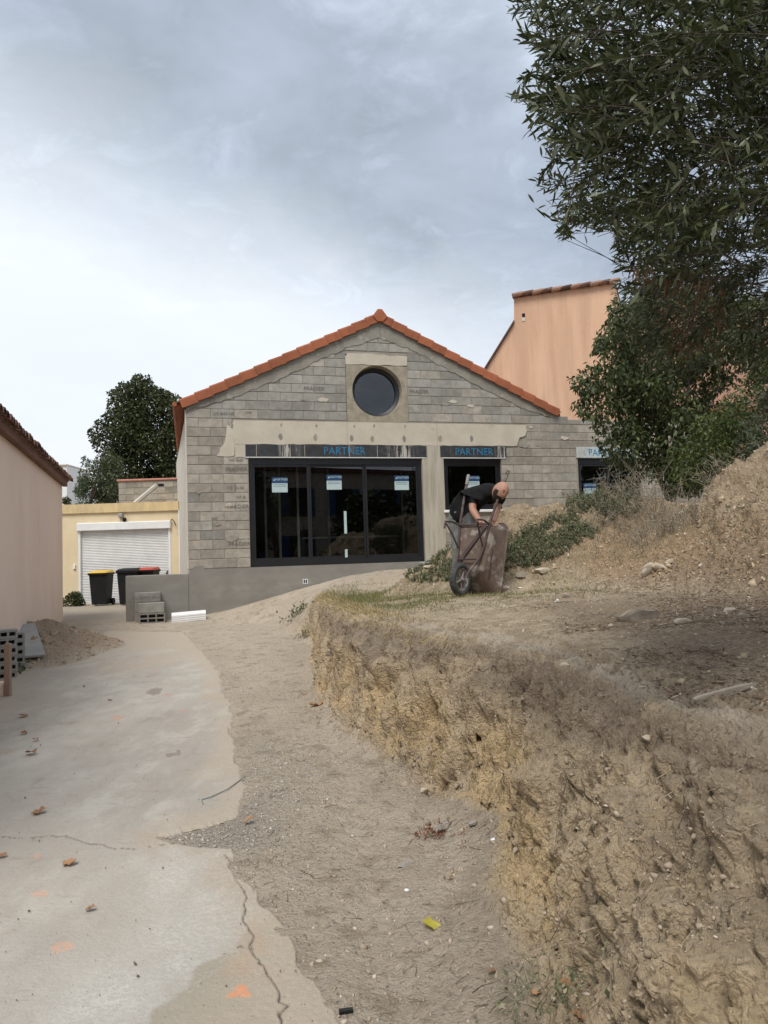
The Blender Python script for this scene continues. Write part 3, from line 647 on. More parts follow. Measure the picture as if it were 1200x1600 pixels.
for R, poly in ((8, [(.62, 3.75), (.98, 3.78), (1.02, 4.06), (.97, 4.36), (.86, 4.42), (.80, 4.1), (.70, 3.95)]), (9, [(1.0, 3.74), (1.22, 3.74), (1.24, 4.03), (1.0, 4.04)]), (3, [(5.22, 3.72), (5.66, 3.74), (5.68, 4.03), (5.34, 4.04)])):
    sheet('mortar_smear', jag(poly+[poly[0]], .02, .08, random.Random(R))[:-1], -.009, .01, BEAM if R != 3 else ROUGHC, house)
R9 = random.Random(19)
for k in range(16):
    uu, zz = R9.choice([(R9.uniform(.5, 3.2), R9.uniform(4.7, 5.1)), (R9.uniform(5.1, 7.4), R9.uniform(4.65, 5.6)), (R9.uniform(7.4, 8.9), R9.uniform(3.2, 4.5)), (R9.uniform(.1, 1.1), R9.uniform(1.6, 4.4))])
    if rake(uu)-.35 < zz: continue
    rr = R9.uniform(.035, .10); poly = [(uu+rr*R9.uniform(.7, 1.3)*math.cos(q)*1.5, zz+rr*.6*R9.uniform(.6, 1.3)*math.sin(q)) for q in np.linspace(0, 2*math.pi, 13)[:-1]]
    sheet('mortar_smear', poly, -.0085, .01, BEAM if k % 3 == 0 else MORTAR, house)
def surround():
    mb = MB(); cu_, cz_, r = 4.205, 5.27, .585; u0, u1, z0, z1 = 3.485, 4.92, 4.55, 5.86; n = 64; v = []; f = []
    for j in range(n):
        q = 2*math.pi*j/n; c, s = math.cos(q), math.sin(q)
        k = min(((u1-cu_) if c > 0 else (u0-cu_))/c if abs(c) > 1e-6 else 9e9, ((z1-cz_) if s > 0 else (z0-cz_))/s if abs(s) > 1e-6 else 9e9)
        v += [(cu_+k*c, -.006, cz_+k*s), (cu_+r*c, -.006, cz_+r*s), (cu_+(r-.02)*c, .30, cz_+(r-.02)*s), (cu_+k*c, .30, cz_+k*s)]
    for j in range(n):
        a, b = 4*j, 4*((j+1) % n)
        for k in range(3): f.append((a+k, b+k, b+k+1, a+k+1))
    return mb.add(v, f).build('round_window_surround', ROUGHC, house)
surround()
sheet('surround_lintel', jag([(3.49, 5.865), (4.92, 5.87), (4.93, 6.10), (4.5, 6.10), (4.0, 6.12), (3.55, 6.12), (3.47, 6.05), (3.49, 5.865)], .012, .12, random.Random(4))[:-1], -.012, .1, BEAM, house)
rw = MB(); rw.lathe([(.565, .17), (.565, .29), (.49, .29), (.49, .20), (.565, .17)], 56, 'y', (4.205, 0, 5.27)); rwf = rw.build('round_window_frame', BLACKF, house, smooth=True)
v = [(4.205+.50*math.cos(q), .25, 5.27+.50*math.sin(q)) for q in np.linspace(0, 2*math.pi, 57)[:-1]]
MB().add(v, [tuple(range(56))]).build('pane', GLASS, rwf)
# lintels with their lettering, flashing, sill
def window(name, u0, u1, z0, z1, mulls, frame=.07, y=.06, botm=.10, parent=house):
    mb = MB(); mb.box(u0, u0+frame, y, y+.09, z0, z1); mb.box(u1-frame, u1, y, y+.09, z0, z1); mb.box(u0+frame, u1-frame, y+.002, y+.088, z1-frame*1.7, z1); mb.box(u0+frame, u1-frame, y+.002, y+.088, z0, z0+botm)
    fr = mb.build(name, BLACKF, parent)
    xs = [u0+frame]+mulls+[u1-frame]
    for k, (a, b) in enumerate(zip(xs[:-1], xs[1:])):
        yy = y+.015+.03*(k % 2); w = .045
        sb = MB(); sb.bbox(a, a+w, yy, yy+.035, z0+botm, z1-frame*1.7, .004); sb.bbox(b-w, b, yy, yy+.035, z0+botm, z1-frame*1.7, .004); sb.box(a+w, b-w, yy+.002, yy+.033, z0+botm, z0+botm+.055); sb.box(a+w, b-w, yy+.002, yy+.033, z1-frame*1.7-.05, z1-frame*1.7)
        sb.build('sash', BLACKF, fr)
        MB().add([(a+w, yy+.018, z0+botm+.05), (b-w, yy+.018, z0+botm+.05), (b-w, yy+.018, z1-frame*1.7-.045), (a+w, yy+.018, z1-frame*1.7-.045)], [(0, 1, 2, 3)]).build('pane', GLASS, fr)
    return fr
def sticker(parent, u, y, z, w=.34, h=.33):
    s = MB().box(u-w/2, u+w/2, y-.002, y, z-h/2, z+h/2-.13).build('sticker', STICKW, parent)
    MB().box(u-w/2, u+w/2, y-.0018, y, z+h/2-.128, z+h/2).build('sticker', STICKB, parent)
    lettering('PARTNER', .07, STICKW, parent, u+.04, y-.004, z+h/2-.05, sx=.9); MB().prism([(u-.14, z+h/2-.075), (u-.10, z+h/2-.075), (u-.12, z+h/2-.03)], y-.004, y-.003).build('logo', STICKW, parent)
    for k in range(2): MB().box(u-w*.42, u+w*.40, y-.003, y-.0022, z+h/2-.165-.035*k, z+h/2-.157-.035*k).build('print_line', STICKB, parent)
big = window('sliding_door', 1.285, 5.205, 1.375, 3.735, [2.60, 3.87], .08, .07, .13)
for uu, zz in ((1.95, 3.15), (3.16, 3.20), (4.73, 3.18)): sticker(big, uu, .075, zz)
for uu, z0_, z1_ in ((3.36, 2.05, 2.55), (3.36, 1.52, 1.70)): MB().box(uu, uu+.06, .072, .074, z0_, z1_).build('sticker', STICKW, big)
mw = window('window', 5.745, 7.185, 2.535, 3.735, [], .07, .07, .07)
sticker(mw, 6.47, .075, 3.17)
dw = window('door', 9.225, 10.955, 1.62, 3.735, [10.1], .07, .07, .10); sticker(dw, 9.55, .075, 2.98)
MB().bbox(5.70, 7.36, -.07, .06, 2.47, 2.53, .01).build('window_sill', WHITEP, house)
MB().box(1.2, 5.30, -.020, .12, 3.737, 3.752).build('flashing', WHITEP, house); MB().box(5.68, 7.30, -.020, .12, 3.737, 3.752).build('flashing', WHITEP, house)
for u0, u1, m, txt, ink, tu in ((1.22, 5.33, LINTEL, 'PARTNER', BLUEINK, 3.40), (5.66, 7.33, LINTEL, 'PARTNER', BLUEINK, 6.50), (9.18, 11.0, LINTELB, 'PARTNER', BLUEINK, 9.98)):
    lt = MB().bbox(u0, u1, -.018, .18, 3.755, 4.022, .006).build('lintel', m, house)
    lettering(txt, .235, ink, house, tu, -.0205, 3.885, sx=.92)
for u0 in (1.45, 2.5, 3.5, 4.15): MB().box(u0+.0, u0+.008, -.0205, -.017, 3.76, 4.02).build('mortar_drip', BEAM, house)
# stamps on the blocks
for uu, zz, s in ((1.02, 3.48, 'PRADIER'), (1.04, 2.68, 'PRADIER'), (1.05, 1.88, 'PRADIER'), (1.02, 3.68, 'NF-B40'), (1.0, 3.08, 'CE 20-40'), (.78, 4.68, 'CE B40 NF'), (2.75, 5.28, 'PRADIER'), (5.2, 5.28, 'PRADIER'), (1.10, 2.88, 'NF-B')):
    lettering(s, .115 if s == 'PRADIER' else .09, INK, house, uu, -.0085, zz)
# plinth, side wall, back, roof
sheet('plinth', [(0, .0), (13.2, .0), (13.2, 1.37), (.32, 1.375), (.30, 1.45), (.10, 1.44), (.08, 1.36), (0, 1.33)], -.016, .008, PLINTH, house)
MB().box(2.39, 2.50, -.020, -.010, .98, 1.08).build('vent', WHITEP, house)
for k in range(2): MB().box(2.405+.045*k, 2.435+.045*k, -.0225, -.015, .995, 1.065).build('vent_slot', DARKP, house)
MB().bbox(5.05, 5.5, -.25, -.02, 1.30, 1.36, .01).build('threshold', SLATE, house)
dep = 9.0; sk = -.34
MB().add([(0, .2, 0), (sk, dep, 0), (sk, dep, 4.75), (0, .2, 4.78), (.2, .2, 0), (.2, dep, 0), (.2, dep, 4.75), (.2, .2, 4.78)], [(0, 1, 2, 3), (4, 7, 6, 5), (0, 3, 7, 4), (1, 5, 6, 2), (3, 2, 6, 7)]).build('side_wall', WHITEW, house)
MB().box(-.03, .0, .03, .2, 1.4, 4.76).build('corner_render', WHITEW, house)
MB().box(UEND-.2, UEND, .2, dep, 0, 4.72).build('side_wall', WHITEW, house)
MB().prism([(sk, 0), (UEND, 0), (UEND, rake(UEND)), (PEAKU, PEAKZ-.02), (0, rake(0)), (sk, rake(0)-.15)], dep, dep+.2).build('back_wall', WHITEW, house)
MB().box(UEND, 13.2, 4.2, 4.4, 0, 4.7).build('back_wall', WHITEW, house); MB().box(13.0, 13.2, .2, 4.2, 0, 4.7).build('side_wall', WHITEW, house); MB().box(UEND, 13.2, .2, 4.2, 4.55, 4.7).build('flat_roof', RAKE, house)
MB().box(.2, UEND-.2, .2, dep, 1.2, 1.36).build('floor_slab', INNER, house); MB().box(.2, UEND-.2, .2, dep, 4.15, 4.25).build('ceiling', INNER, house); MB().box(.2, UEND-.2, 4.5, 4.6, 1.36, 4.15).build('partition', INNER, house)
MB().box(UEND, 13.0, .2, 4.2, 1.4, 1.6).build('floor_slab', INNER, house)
for uu, yy in ((1.72, 1.2), (2.05, 1.2), (2.42, .8), (3.4, 2.2), (4.95, .9)):
    MB().box(uu, uu+.05, yy, yy+.04, 1.36, 4.15).build('stud', STUD, house)
MB().box(2.6, 5.0, 1.25, 1.29, 1.98, 2.02).build('stud', STUD, house)
R_ = random.Random(31)
def roof():
    for sgn in (-1, 1):
        ue = -.20 if sgn < 0 else UEND+.14; mb = MB(); L_ = 44; ys = np.linspace(-.06, dep+.3, 30)
        L = abs(ue-PEAKU); n = 26; v = []; f = []
        for i, y in enumerate(ys):
            for k in range(n+1):
                u = PEAKU+sgn*L*k/n; v.append((u, y, PEAKZ+.10-SLOPE*L*k/n+.03*abs(math.sin(y*math.pi/.30))-(.0)))
        for i in range(len(ys)-1):
            for k in range(n): f.append((i*(n+1)+k, i*(n+1)+k+1, (i+1)*(n+1)+k+1, (i+1)*(n+1)+k))
        mb.add(v, f); mb.prism([(PEAKU, PEAKZ+.09), (ue, PEAKZ+.09-SLOPE*L), (ue, PEAKZ+.03-SLOPE*L), (PEAKU, PEAKZ+.02)], .012, dep+.3)
        mb.build('roof_slope', TILE, house)
roof()
# verge tiles, each a part
def verge_tile_mesh():
    L, h, w = .36, .20, .22; mb = MB(); prof = [(0, -h), (.0, -.035), (.012, -.012), (.035, 0), (w, 0), (w, -.02), (.04, -.02), (.02, -.035), (.018, -h)]
    n = len(prof); v = [(0, y, z) for y, z in prof]+[(L, y, z) for y, z in prof]; f = [(k, (k+1) % n, (k+1) % n+n, k+n) for k in range(n)]+[tuple(range(n))[::-1], tuple(range(n, 2*n))]
    mb.add(v, f); me = bpy.data.meshes.new('verge_tile'); me.from_pydata(mb.v, [], mb.f); bm = bmesh.new(); bm.from_mesh(me); bmesh.ops.recalc_face_normals(bm, faces=bm.faces); bm.to_mesh(me); bm.free(); me.materials.append(TILE); return me
vt = verge_tile_mesh(); sl_ang = math.atan(SLOPE)
for sgn, ue, n in ((-1, -.20, 14), (1, UEND+.16, 14)):
    Lr = (abs(ue-PEAKU)-.08)/math.cos(sl_ang)
    for k in range(n):
        s0 = .03+Lr*(k+1)/n; u = PEAKU+sgn*s0*math.cos(sl_ang); z = PEAKZ+.165-s0*math.sin(sl_ang)+.022
        rot = (0, -sl_ang+.05, 0) if sgn < 0 else (0, sl_ang-.05+math.pi, 0)
        if sgn < 0: o = link('verge_tile', vt, None, house, (u, -.075, z), (0, -sl_ang+.075+R_.uniform(-.008, .008), 0))
        else:
            o = link('verge_tile', vt, None, house, (u, -.075, z), (0, 0, 0)); o.rotation_euler = (0, sl_ang-.075+R_.uniform(-.008, .008), 0); o.scale = (-1, 1, 1)
mb = MB(); mb.prism([(PEAKU-.17, PEAKZ+.06), (PEAKU-.06, PEAKZ-.06), (PEAKU+.06, PEAKZ-.06), (PEAKU+.17, PEAKZ+.06), (PEAKU+.05, PEAKZ+.22), (PEAKU-.05, PEAKZ+.22)], -.10, .3); mb.build('ridge_cap', TILE, house)
for k in range(22): MB().tube([(-.23, -.05+.42*k, 4.86), (-.23, .36+.42*k, 4.86)], .05, 8).build('eave_tile', TILE, house)
# grey rendered low wall in front of the house corner
lw = thing('low_wall', 'smooth grey rendered low wall running from the block house corner', 'wall', (FX, FY, 0), TH)
MB().bbox(-1.25, -.004, -.016, .20, .0, 1.29, .012).build('render_body', PLINTH, lw)
# ------------------------------------------------------------------ yellow garage
GY = 21.6
gar = thing('garage', 'yellow rendered garage with white roller shutter behind the wheelie bins', 'garage', (-9.9, GY, .30))
def gx(px, py=850): return at_y(px, py, GY).x+9.9
gl, gr = gx(123), gx(266.5)
mb = MB(); mb.box(-1.6, gl, 0, .2, -.1, 3.02); mb.box(gr, 3.75, 0, .2, -.1, 3.02); mb.box(gl, gr, 0, .2, 2.40, 3.02); mb.box(-1.6, 3.75, 4, 4.2, -.1, 3.0); mb.box(-1.6, -1.4, .2, 4, -.1, 3.0); mb.box(3.55, 3.75, .2, 4, -.1, 3.0)
mb.build('wall', YELLOW, gar); MB().box(-1.62, 3.77, -.06, 4.2, 2.76, 3.03).build('fascia', YELTOP, gar)
sh = thing('roller_shutter', None, None); sh.parent = gar
v = []; f = []; nz_ = 46; hh = 2.22
for k in range(nz_):
    z0_ = hh*k/nz_; dz = hh/nz_
    for y, z in ((.07, z0_), (.055, z0_+.2*dz), (.05, z0_+.5*dz), (.055, z0_+.8*dz), (.075, z0_+.93*dz)):
        v += [(gl+.05, y, z), (gr-.05, y, z)]
for k in range(len(v)//2-1): f.append((2*k, 2*k+1, 2*k+3, 2*k+2))
c_ = MB().add(v, f).build('slat_curtain', WHITEP, sh); c_['kind'] = 'stuff'
MB().bbox(gl-.01, gl+.06, -.02, .09, 0, 2.25, .01).build('guide_rail', WHITEP, sh); MB().bbox(gr-.06, gr+.01, -.02, .09, 0, 2.25, .01).build('guide_rail', WHITEP, sh); MB().bbox(gl-.03, gr+.03, -.10, .12, 2.22, 2.46, .02).build('shutter_box', WHITEP, sh)
MB().bbox(gx(190)-.06, gx(190)+.07, -.12, -.0, 2.60, 2.72, .015).build('lamp', SLATE, gar); MB().lathe([(.0, -.10), (.05, -.09), (.065, -.03), (.0, -.0)], 12, 'y', (gx(196), -.02, 2.53)).build('lamp', DARKP, gar)
MB().tube([(gr+.02, -.03, 2.44), (gr+.08, -.10, 2.50), (gr+.15, -.10, 2.42), (gr+.19, -.06, 2.30)], .012, 6).build('cable', DARKP, gar)
MB().bbox(gl-.16, gl-.09, -.05, 0, 1.10, 1.24, .01).build('key_switch', WHITEP, gar)
MB().tube([(gx(283.5), -.12, .1), (gx(283.5), -.12, 2.75)], .045, 10).build('downpipe', WHITEP, gar)
MB().tube([(gx(262), -.05, .95), (gx(262)+.0, -.12, .90), (gx(262), -.12, .78)], .03, 8).build('tap_pipe', OLDTILE, gar)
# parapet of bare blocks above the garage roof
pw = thing('parapet_wall', 'weathered bare block wall with pink coping on the garage roof', 'wall', (0, 22.9, 3.3))
xl, xr = at_y(185, 760, 22.9).x, at_y(290, 760, 22.9).x; zt_ = at_y(230, 748, 22.9).z-3.3
OLDB = mat('weathered_block', (.30, .275, .235), (.22, .20, .175), 4, 7, .95, .5, 60, rand=.18, c3=(.40, .33, .22), scale3=3)
MB().box(xl+.01, xr, .012, .2, 0, zt_-.06).build('mortar_core', MORTAR, pw)
for r in range(5):
    zz = r*.2
    for k in range(-1, 6):
        a, b = max(xl, xl+k*.5+(.25 if r % 2 else 0)), min(xr, xl+k*.5+.5+(.25 if r % 2 else 0))
        if b-a > .08: MB().bbox(a+.005, b-.005, 0, .1, zz+.005, min(zz+.195, zt_-.065), .006).build('block', OLDB, pw)
MB().bbox(xl-.04, xr+.03, -.05, .24, zt_-.06, zt_, .015).build('coping', mat('pink_coping', (.48, .22, .17), None, 5, 4, .9, .2, 60), pw)
aw = thing('awning_arm', 'pale folded awning arm lying slanted on the garage roof edge', 'awning arm', at_y(220, 784, 21.7))
d_ = at_y(243, 765, 21.7)-at_y(220, 784, 21.7); q0 = Vector((-.18, 0, -.02))
MB().tube([q0, q0+d_*1.45], .055, 8).build('arm', WHITEW, aw); MB().tube([q0+Vector((.10, -.02, 0)), q0+d_*1.40+Vector((.05, -.02, -.04))], .035, 8).build('arm', SLATE, aw); MB().bbox(d_.x*1.2, d_.x*1.2+.16, -.05, .05, d_.z*1.40-.05, d_.z*1.40+.03, .01).build('end_bracket', DARKP, aw)
# ------------------------------------------------------------------ pink house at the left
PA, PB = Vector((-4.92, 9.27, 0)), Vector((-7.02, 15.75, 0)); pd = (PB-PA).normalized(); pang = math.atan2(pd.y, pd.x)
ph = thing('pink_house', 'pink rendered house wall with dark old roof tiles beside the drive', 'house', PB, pang)   # local x runs along the wall, -x towards the camera, +y away from the drive
LW = 14.0
MB().box(-LW, 0, 0, 6.0, -.3, 3.32).build('wall', PINK, ph)
prof = [(-.12, 3.40), (-.12, 3.44), (0, 3.50), (3.0, 4.90), (6.3, 3.45), (6.3, 3.38), (3.0, 4.82), (0, 3.44), (0, 3.34), (-.03, 3.325), (-.05, 3.36)]
mb = MB(); n = len(prof); v = [(-LW, y, z) for y, z in prof]+[(.22, y, z) for y, z in prof]; mb.add(v, [(k, (k+1) % n, (k+1) % n+n, k+n) for k in range(n)]+[tuple(range(n)), tuple(range(2*n-1, n-1, -1))]); mb.build('roof', OLDTILE, ph)
MB().bbox(-LW, .10, -.10, 0, 3.27, 3.395, .01).build('eave_board', mat('brown_eave', (.17, .085, .055), (.12, .06, .04), 5, 5, .85, .2, 40, stretch=(.3, 1, 1)), ph)
def eave_tile():
    mb = MB(); v = []; f = []; n = 7; L = .45
    for k, (y, r) in enumerate(((-.10, .085), (L, .075))):
        for ro in (0, -.016):
            for j in range(n): q = math.pi*j/(n-1); v.append(((r+ro)*math.cos(q), y, (r+ro)*math.sin(q)+y*.42))
    for j in range(n-1): f += [(j, j+1, 2*n+j+1, 2*n+j), (n+j+1, n+j, 3*n+j, 3*n+j+1), (j+1, j, n+j, n+j+1)]
    mb.add(v, f); me = bpy.data.meshes.new('roof_tile'); me.from_pydata(mb.v, [], mb.f); me.update(); me.materials.append(OLDTILE); return me
et = eave_tile(); R_ = random.Random(3)
for k in range(58): link('roof_tile', et, None, ph, (.12-.205*k, -.10+R_.uniform(-.015, .015), 3.425+R_.uniform(-.008, .008)), (0, 0, R_.uniform(-.04, .04)))
MB().prism([(0, 3.32), (6, 3.32), (3.0, 4.88)], -.20, 0, 'x').build('gable', PINK, ph)
wb = thing('white_house', 'small white house wall showing behind the pink house roof', 'house', at_y(99, 800, 38)); wx = Vector(wb.location)
MB().box(-3.5, at_y(104.5, 760, 38).x-wx.x, 0, 3, -3.5, at_y(100, 728, 38).z-wx.z).build('wall', WHITEP, wb); MB().bbox(-3.6, at_y(105.5, 760, 38).x-wx.x, -.1, 3.1, at_y(100, 728, 38).z-wx.z, at_y(100, 725, 38).z-wx.z, .03).build('coping', WHITEW, wb)
# ------------------------------------------------------------------ orange house and annexe behind the trees
OY = 24.0
oh = thing('orange_house', 'tall orange rendered house gable with tiled roof edge behind the block house', 'house', (0, OY, 0))
def oq(px, py): p = at_y(px, py, OY); return (p.x, p.z)
poly = [(2.0, .2), (9.3, .2), oq(975, 440), oq(953, 443), oq(803, 466), oq(803, 505), oq(762, 573), (2.3, 5.6)]
poly[2] = (oq(960, 442)[0], oq(960, 442)[1]); poly[1] = (poly[2][0], .2)
def skew(mb, k=.42):
    mb.v = [(x+k*max(y, 0), y, z) for x, y, z in mb.v]; return mb
skew(MB().prism(poly, 0, 7)).build('wall', ORANGE, oh)
R_ = random.Random(6); p0, p1 = Vector((oq(800, 465)[0], -.1, oq(800, 465)[1])), Vector((poly[2][0]+.1, -.1, poly[2][1]))
for k in range(11):
    a = p0.lerp(p1, k/11); b = p0.lerp(p1, (k+1.15)/11); MB().tube([a+Vector((0, 0, .03)), b+Vector((0, 0, .07))], [.085, .075], 8).build('verge_tile', OLDTILE if k % 2 else mat('faded_tile', (.34, .20, .14), (.26, .15, .11), 5, 5, .9, .2, 40), oh)
skew(MB().prism([oq(800, 466), (poly[2][0], poly[2][1]+.02), (poly[2][0], poly[2][1]+.10), (oq(800, 466)[0], oq(800, 466)[1]+.08)], -.05, 7)).build('roof', OLDTILE, oh)
mb = MB(); a, b = oq(803, 505), (2.0, 5.0); b = (oq(762, 573)[0]-1.4, oq(762, 573)[1]-2.2); mb.prism([(a[0]-.02, a[1]), (a[0]-.02, a[1]+.08), (b[0]-.1, b[1]+.08), (b[0]-.1, b[1])], -.10, 7); skew(mb).build('lower_roof', OLDTILE, oh)
for px, py in ((818, 492), (818, 499)): MB().bbox(oq(px, py)[0]-.05, oq(px, py)[0]+.05, -.02, .01, oq(px, py)[1]-.07, oq(px, py)[1]+.05, .01).build('vent_hole', DARKP if py < 495 else WHITEW, oh)
an = thing('annexe_house', 'dusky pink house wall with flat top seen through the trees', 'house', (poly[2][0], 27.0, 0))
MB().box(.02, 11, 0, 6, 0, at_y(1180, 478, 27).z).build('wall', PINKW, an); MB().bbox(.02, 11.1, -.15, 6.1, at_y(1180, 478, 27).z, at_y(1180, 470, 27).z, .04).build('roof_edge', OLDTILE, an)
rr_ = thing('tiled_shed', 'low shed with red tiled roof half hidden behind the bushes', 'shed', (at_y(1120, 640, 21).x, 21, 0)); zz = at_y(1120, 640, 21).z
MB().box(-1.6, 1.8, .2, 2.5, 0, zz-.05).build('wall', PINKW, rr_); MB().prism([(0, zz), (0, zz-.08), (2.6, zz+.45), (2.6, zz+.55)], -1.8, 2.0, 'x').build('roof', TILE, rr_)
# ------------------------------------------------------------------ foliage
def leaf_mat(name, ca, cb, cc=None, rough=.5, trans=.25, spec=.4):
    n = Nodes(name, rough, spec); r = n.attr('rnd')
    c = n.mix(n.ramp(r, .1, .8), ca, cb)
    if cc: c = n.mix(n.ramp(r, .90, .93), c, cc)
    n.L(c, n.b.inputs['Base Color']); t = n.N('ShaderNodeBsdfTranslucent'); n.L(c, t.inputs[0]); mx = n.N('ShaderNodeMixShader'); mx.inputs[0].default_value = trans
    out = n.nt.nodes['Material Output']; n.L(n.b.outputs[0], mx.inputs[1]); n.L(t.outputs[0], mx.inputs[2]); n.L(mx.outputs[0], out.inputs[0]); return n.m
LANCE = (np.array([(0, 0, 0), (.30, .42, .03), (.30, -.42, .03), (.68, .46, -.01), (.68, -.46, -.01), (1, 0, -.10)]), np.array([(0, 2, 1), (1, 2, 3), (2, 4, 3), (3, 4, 5)]))
OVATE = (np.array([(0, 0, 0), (.35, .5, .06), (.42, 0, -.02), (.35, -.5, .06), (1, 0, -.16)]), np.array([(0, 2, 1), (0, 3, 2), (1, 2, 4), (2, 3, 4)]))
CARD = (np.array([(0, 0, 0), (.5, .5, .05), (1, 0, -.08), (.5, -.5, .05)]), np.array([(0, 2, 1), (0, 3, 2)]))
def unit(a): return a/np.maximum(np.linalg.norm(a, axis=1), 1e-9)[:, None]
def leaf_mesh(name, C, D, Nn, L, Wd, tpl=LANCE, rnd=None):
    T, Fc = tpl; n = len(C); D = unit(D); S = unit(np.cross(Nn, D)); Nn = np.cross(D, S)
    L = np.broadcast_to(L, (n,)); Wd = np.broadcast_to(Wd, (n,))
    V = C[:, None, :]+(T[None, :, 0, None]*L[:, None, None])*D[:, None, :]+(T[None, :, 1, None]*Wd[:, None, None])*S[:, None, :]+(T[None, :, 2, None]*L[:, None, None])*Nn[:, None, :]
    k = len(T); Fa = (Fc[None]+(np.arange(n)*k)[:, None, None]).reshape(-1, 3)
    me = np_mesh(name, V.reshape(-1, 3), Fa, 3); fattr(me, 'rnd', np.repeat(rng.random(n) if rnd is None else rnd, k)); return me
def sticks_mesh(name, paths, r0, r1, sides=3):
    """many thin tapering twigs; paths (N,K,3)"""
    P = np.asarray(paths, float); n, k, _ = P.shape; t = unit((P[:, -1]-P[:, 0])); a = unit(np.cross(t, np.array([.31, .52, .79]))); b = np.cross(t, a)
    r0 = np.broadcast_to(r0, (n,)); r1 = np.broadcast_to(r1, (n,)); V = []
    for i in range(k):
        r = r0+(r1-r0)*i/(k-1)
        for j in range(sides):
            q = 2*math.pi*j/sides; V.append(P[:, i]+(a*math.cos(q)+b*math.sin(q))*r[:, None])
    V = np.stack(V, 1); F = []
    for i in range(k-1):
        for j in range(sides): F.append((i*sides+j, i*sides+(j+1) % sides, (i+1)*sides+(j+1) % sides, (i+1)*sides+j))
    F = (np.array(F)[None]+(np.arange(n)*k*sides)[:, None, None]).reshape(-1, 4); me = np_mesh(name, V.reshape(-1, 3), F, 4)
    fattr(me, 'rnd', np.repeat(rng.random(n), k*sides)); return me
def blades_mesh(name, B, D, Ln, Wd, bend, nseg=3):
    """grass blades: base points, directions, length, width, bend towards -z"""
    n = len(B); D = unit(D); S = unit(np.cross(D, rng.normal(size=(n, 3)))); V = []
    for i in range(nseg+1):
        t = i/nseg; c = B+D*(Ln*t)[:, None]+np.array([0, 0, -1.0])*(bend*Ln*t*t)[:, None]; w = (Wd*(1-t*.92))[:, None]; V += [c-S*w/2, c+S*w/2]
    V = np.stack(V, 1); k = 2*(nseg+1); F = np.array([(2*i, 2*i+1, 2*i+3, 2*i+2) for i in range(nseg)])
    F = (F[None]+(np.arange(n)*k)[:, None, None]).reshape(-1, 4); me = np_mesh(name, V.reshape(-1, 3), F, 4); fattr(me, 'rnd', np.repeat(rng.random(n), k)); return me
def sample_px(poly, n, y0, y1, extra=None):
    """random points whose pixel lies in poly and whose distance lies in [y0, y1]"""
    xs = [p[0] for p in poly]; ys = [p[1] for p in poly]; out = []
    while sum(len(o) for o in out) < n:
        m = n*2; px = rng.uniform(min(xs), max(xs), m); py = rng.uniform(min(ys), max(ys), m); ok = in_poly(px, py, poly); px, py = px[ok], py[ok]
        M = np.array(camo.matrix_world.to_3x3()); d = np.c_[(px-600)/FPX, (800-py)/FPX, -np.ones(len(px))] @ M.T; d = d/d[:, 1:2]
        y = rng.uniform(y0, y1, len(px)); P = d*y[:, None]+np.array([0, 0, EYE]); out.append(P)
    return np.concatenate(out)[:n]
BARK = mat('bark', (.13, .105, .08), (.075, .06, .047), 8, 7, .95, .7, 40, stretch=(1, 1, .3), bdist=.03)
OLIVE = leaf_mat('olive_leaf', (.030, .041, .015), (.082, .096, .040), (.20, .215, .14), .5, .25, .25)
DEADL = leaf_mat('dead_leaf', (.12, .062, .034), (.19, .105, .055), None, .8, .15)
PRIVET = leaf_mat('broad_leaf', (.034, .047, .017), (.078, .098, .034), (.15, .17, .06), .45, .25, .25)
OAK = leaf_mat('evergreen_leaf', (.022, .030, .012), (.062, .074, .028), (.11, .12, .05), .6, .2, .2)
SHRUBY = leaf_mat('fresh_leaf', (.038, .06, .018), (.10, .13, .036), (.19, .21, .06), .5, .3)
SHRUBG = leaf_mat('grey_green_leaf', (.055, .07, .045), (.12, .135, .09), None, .6, .2)
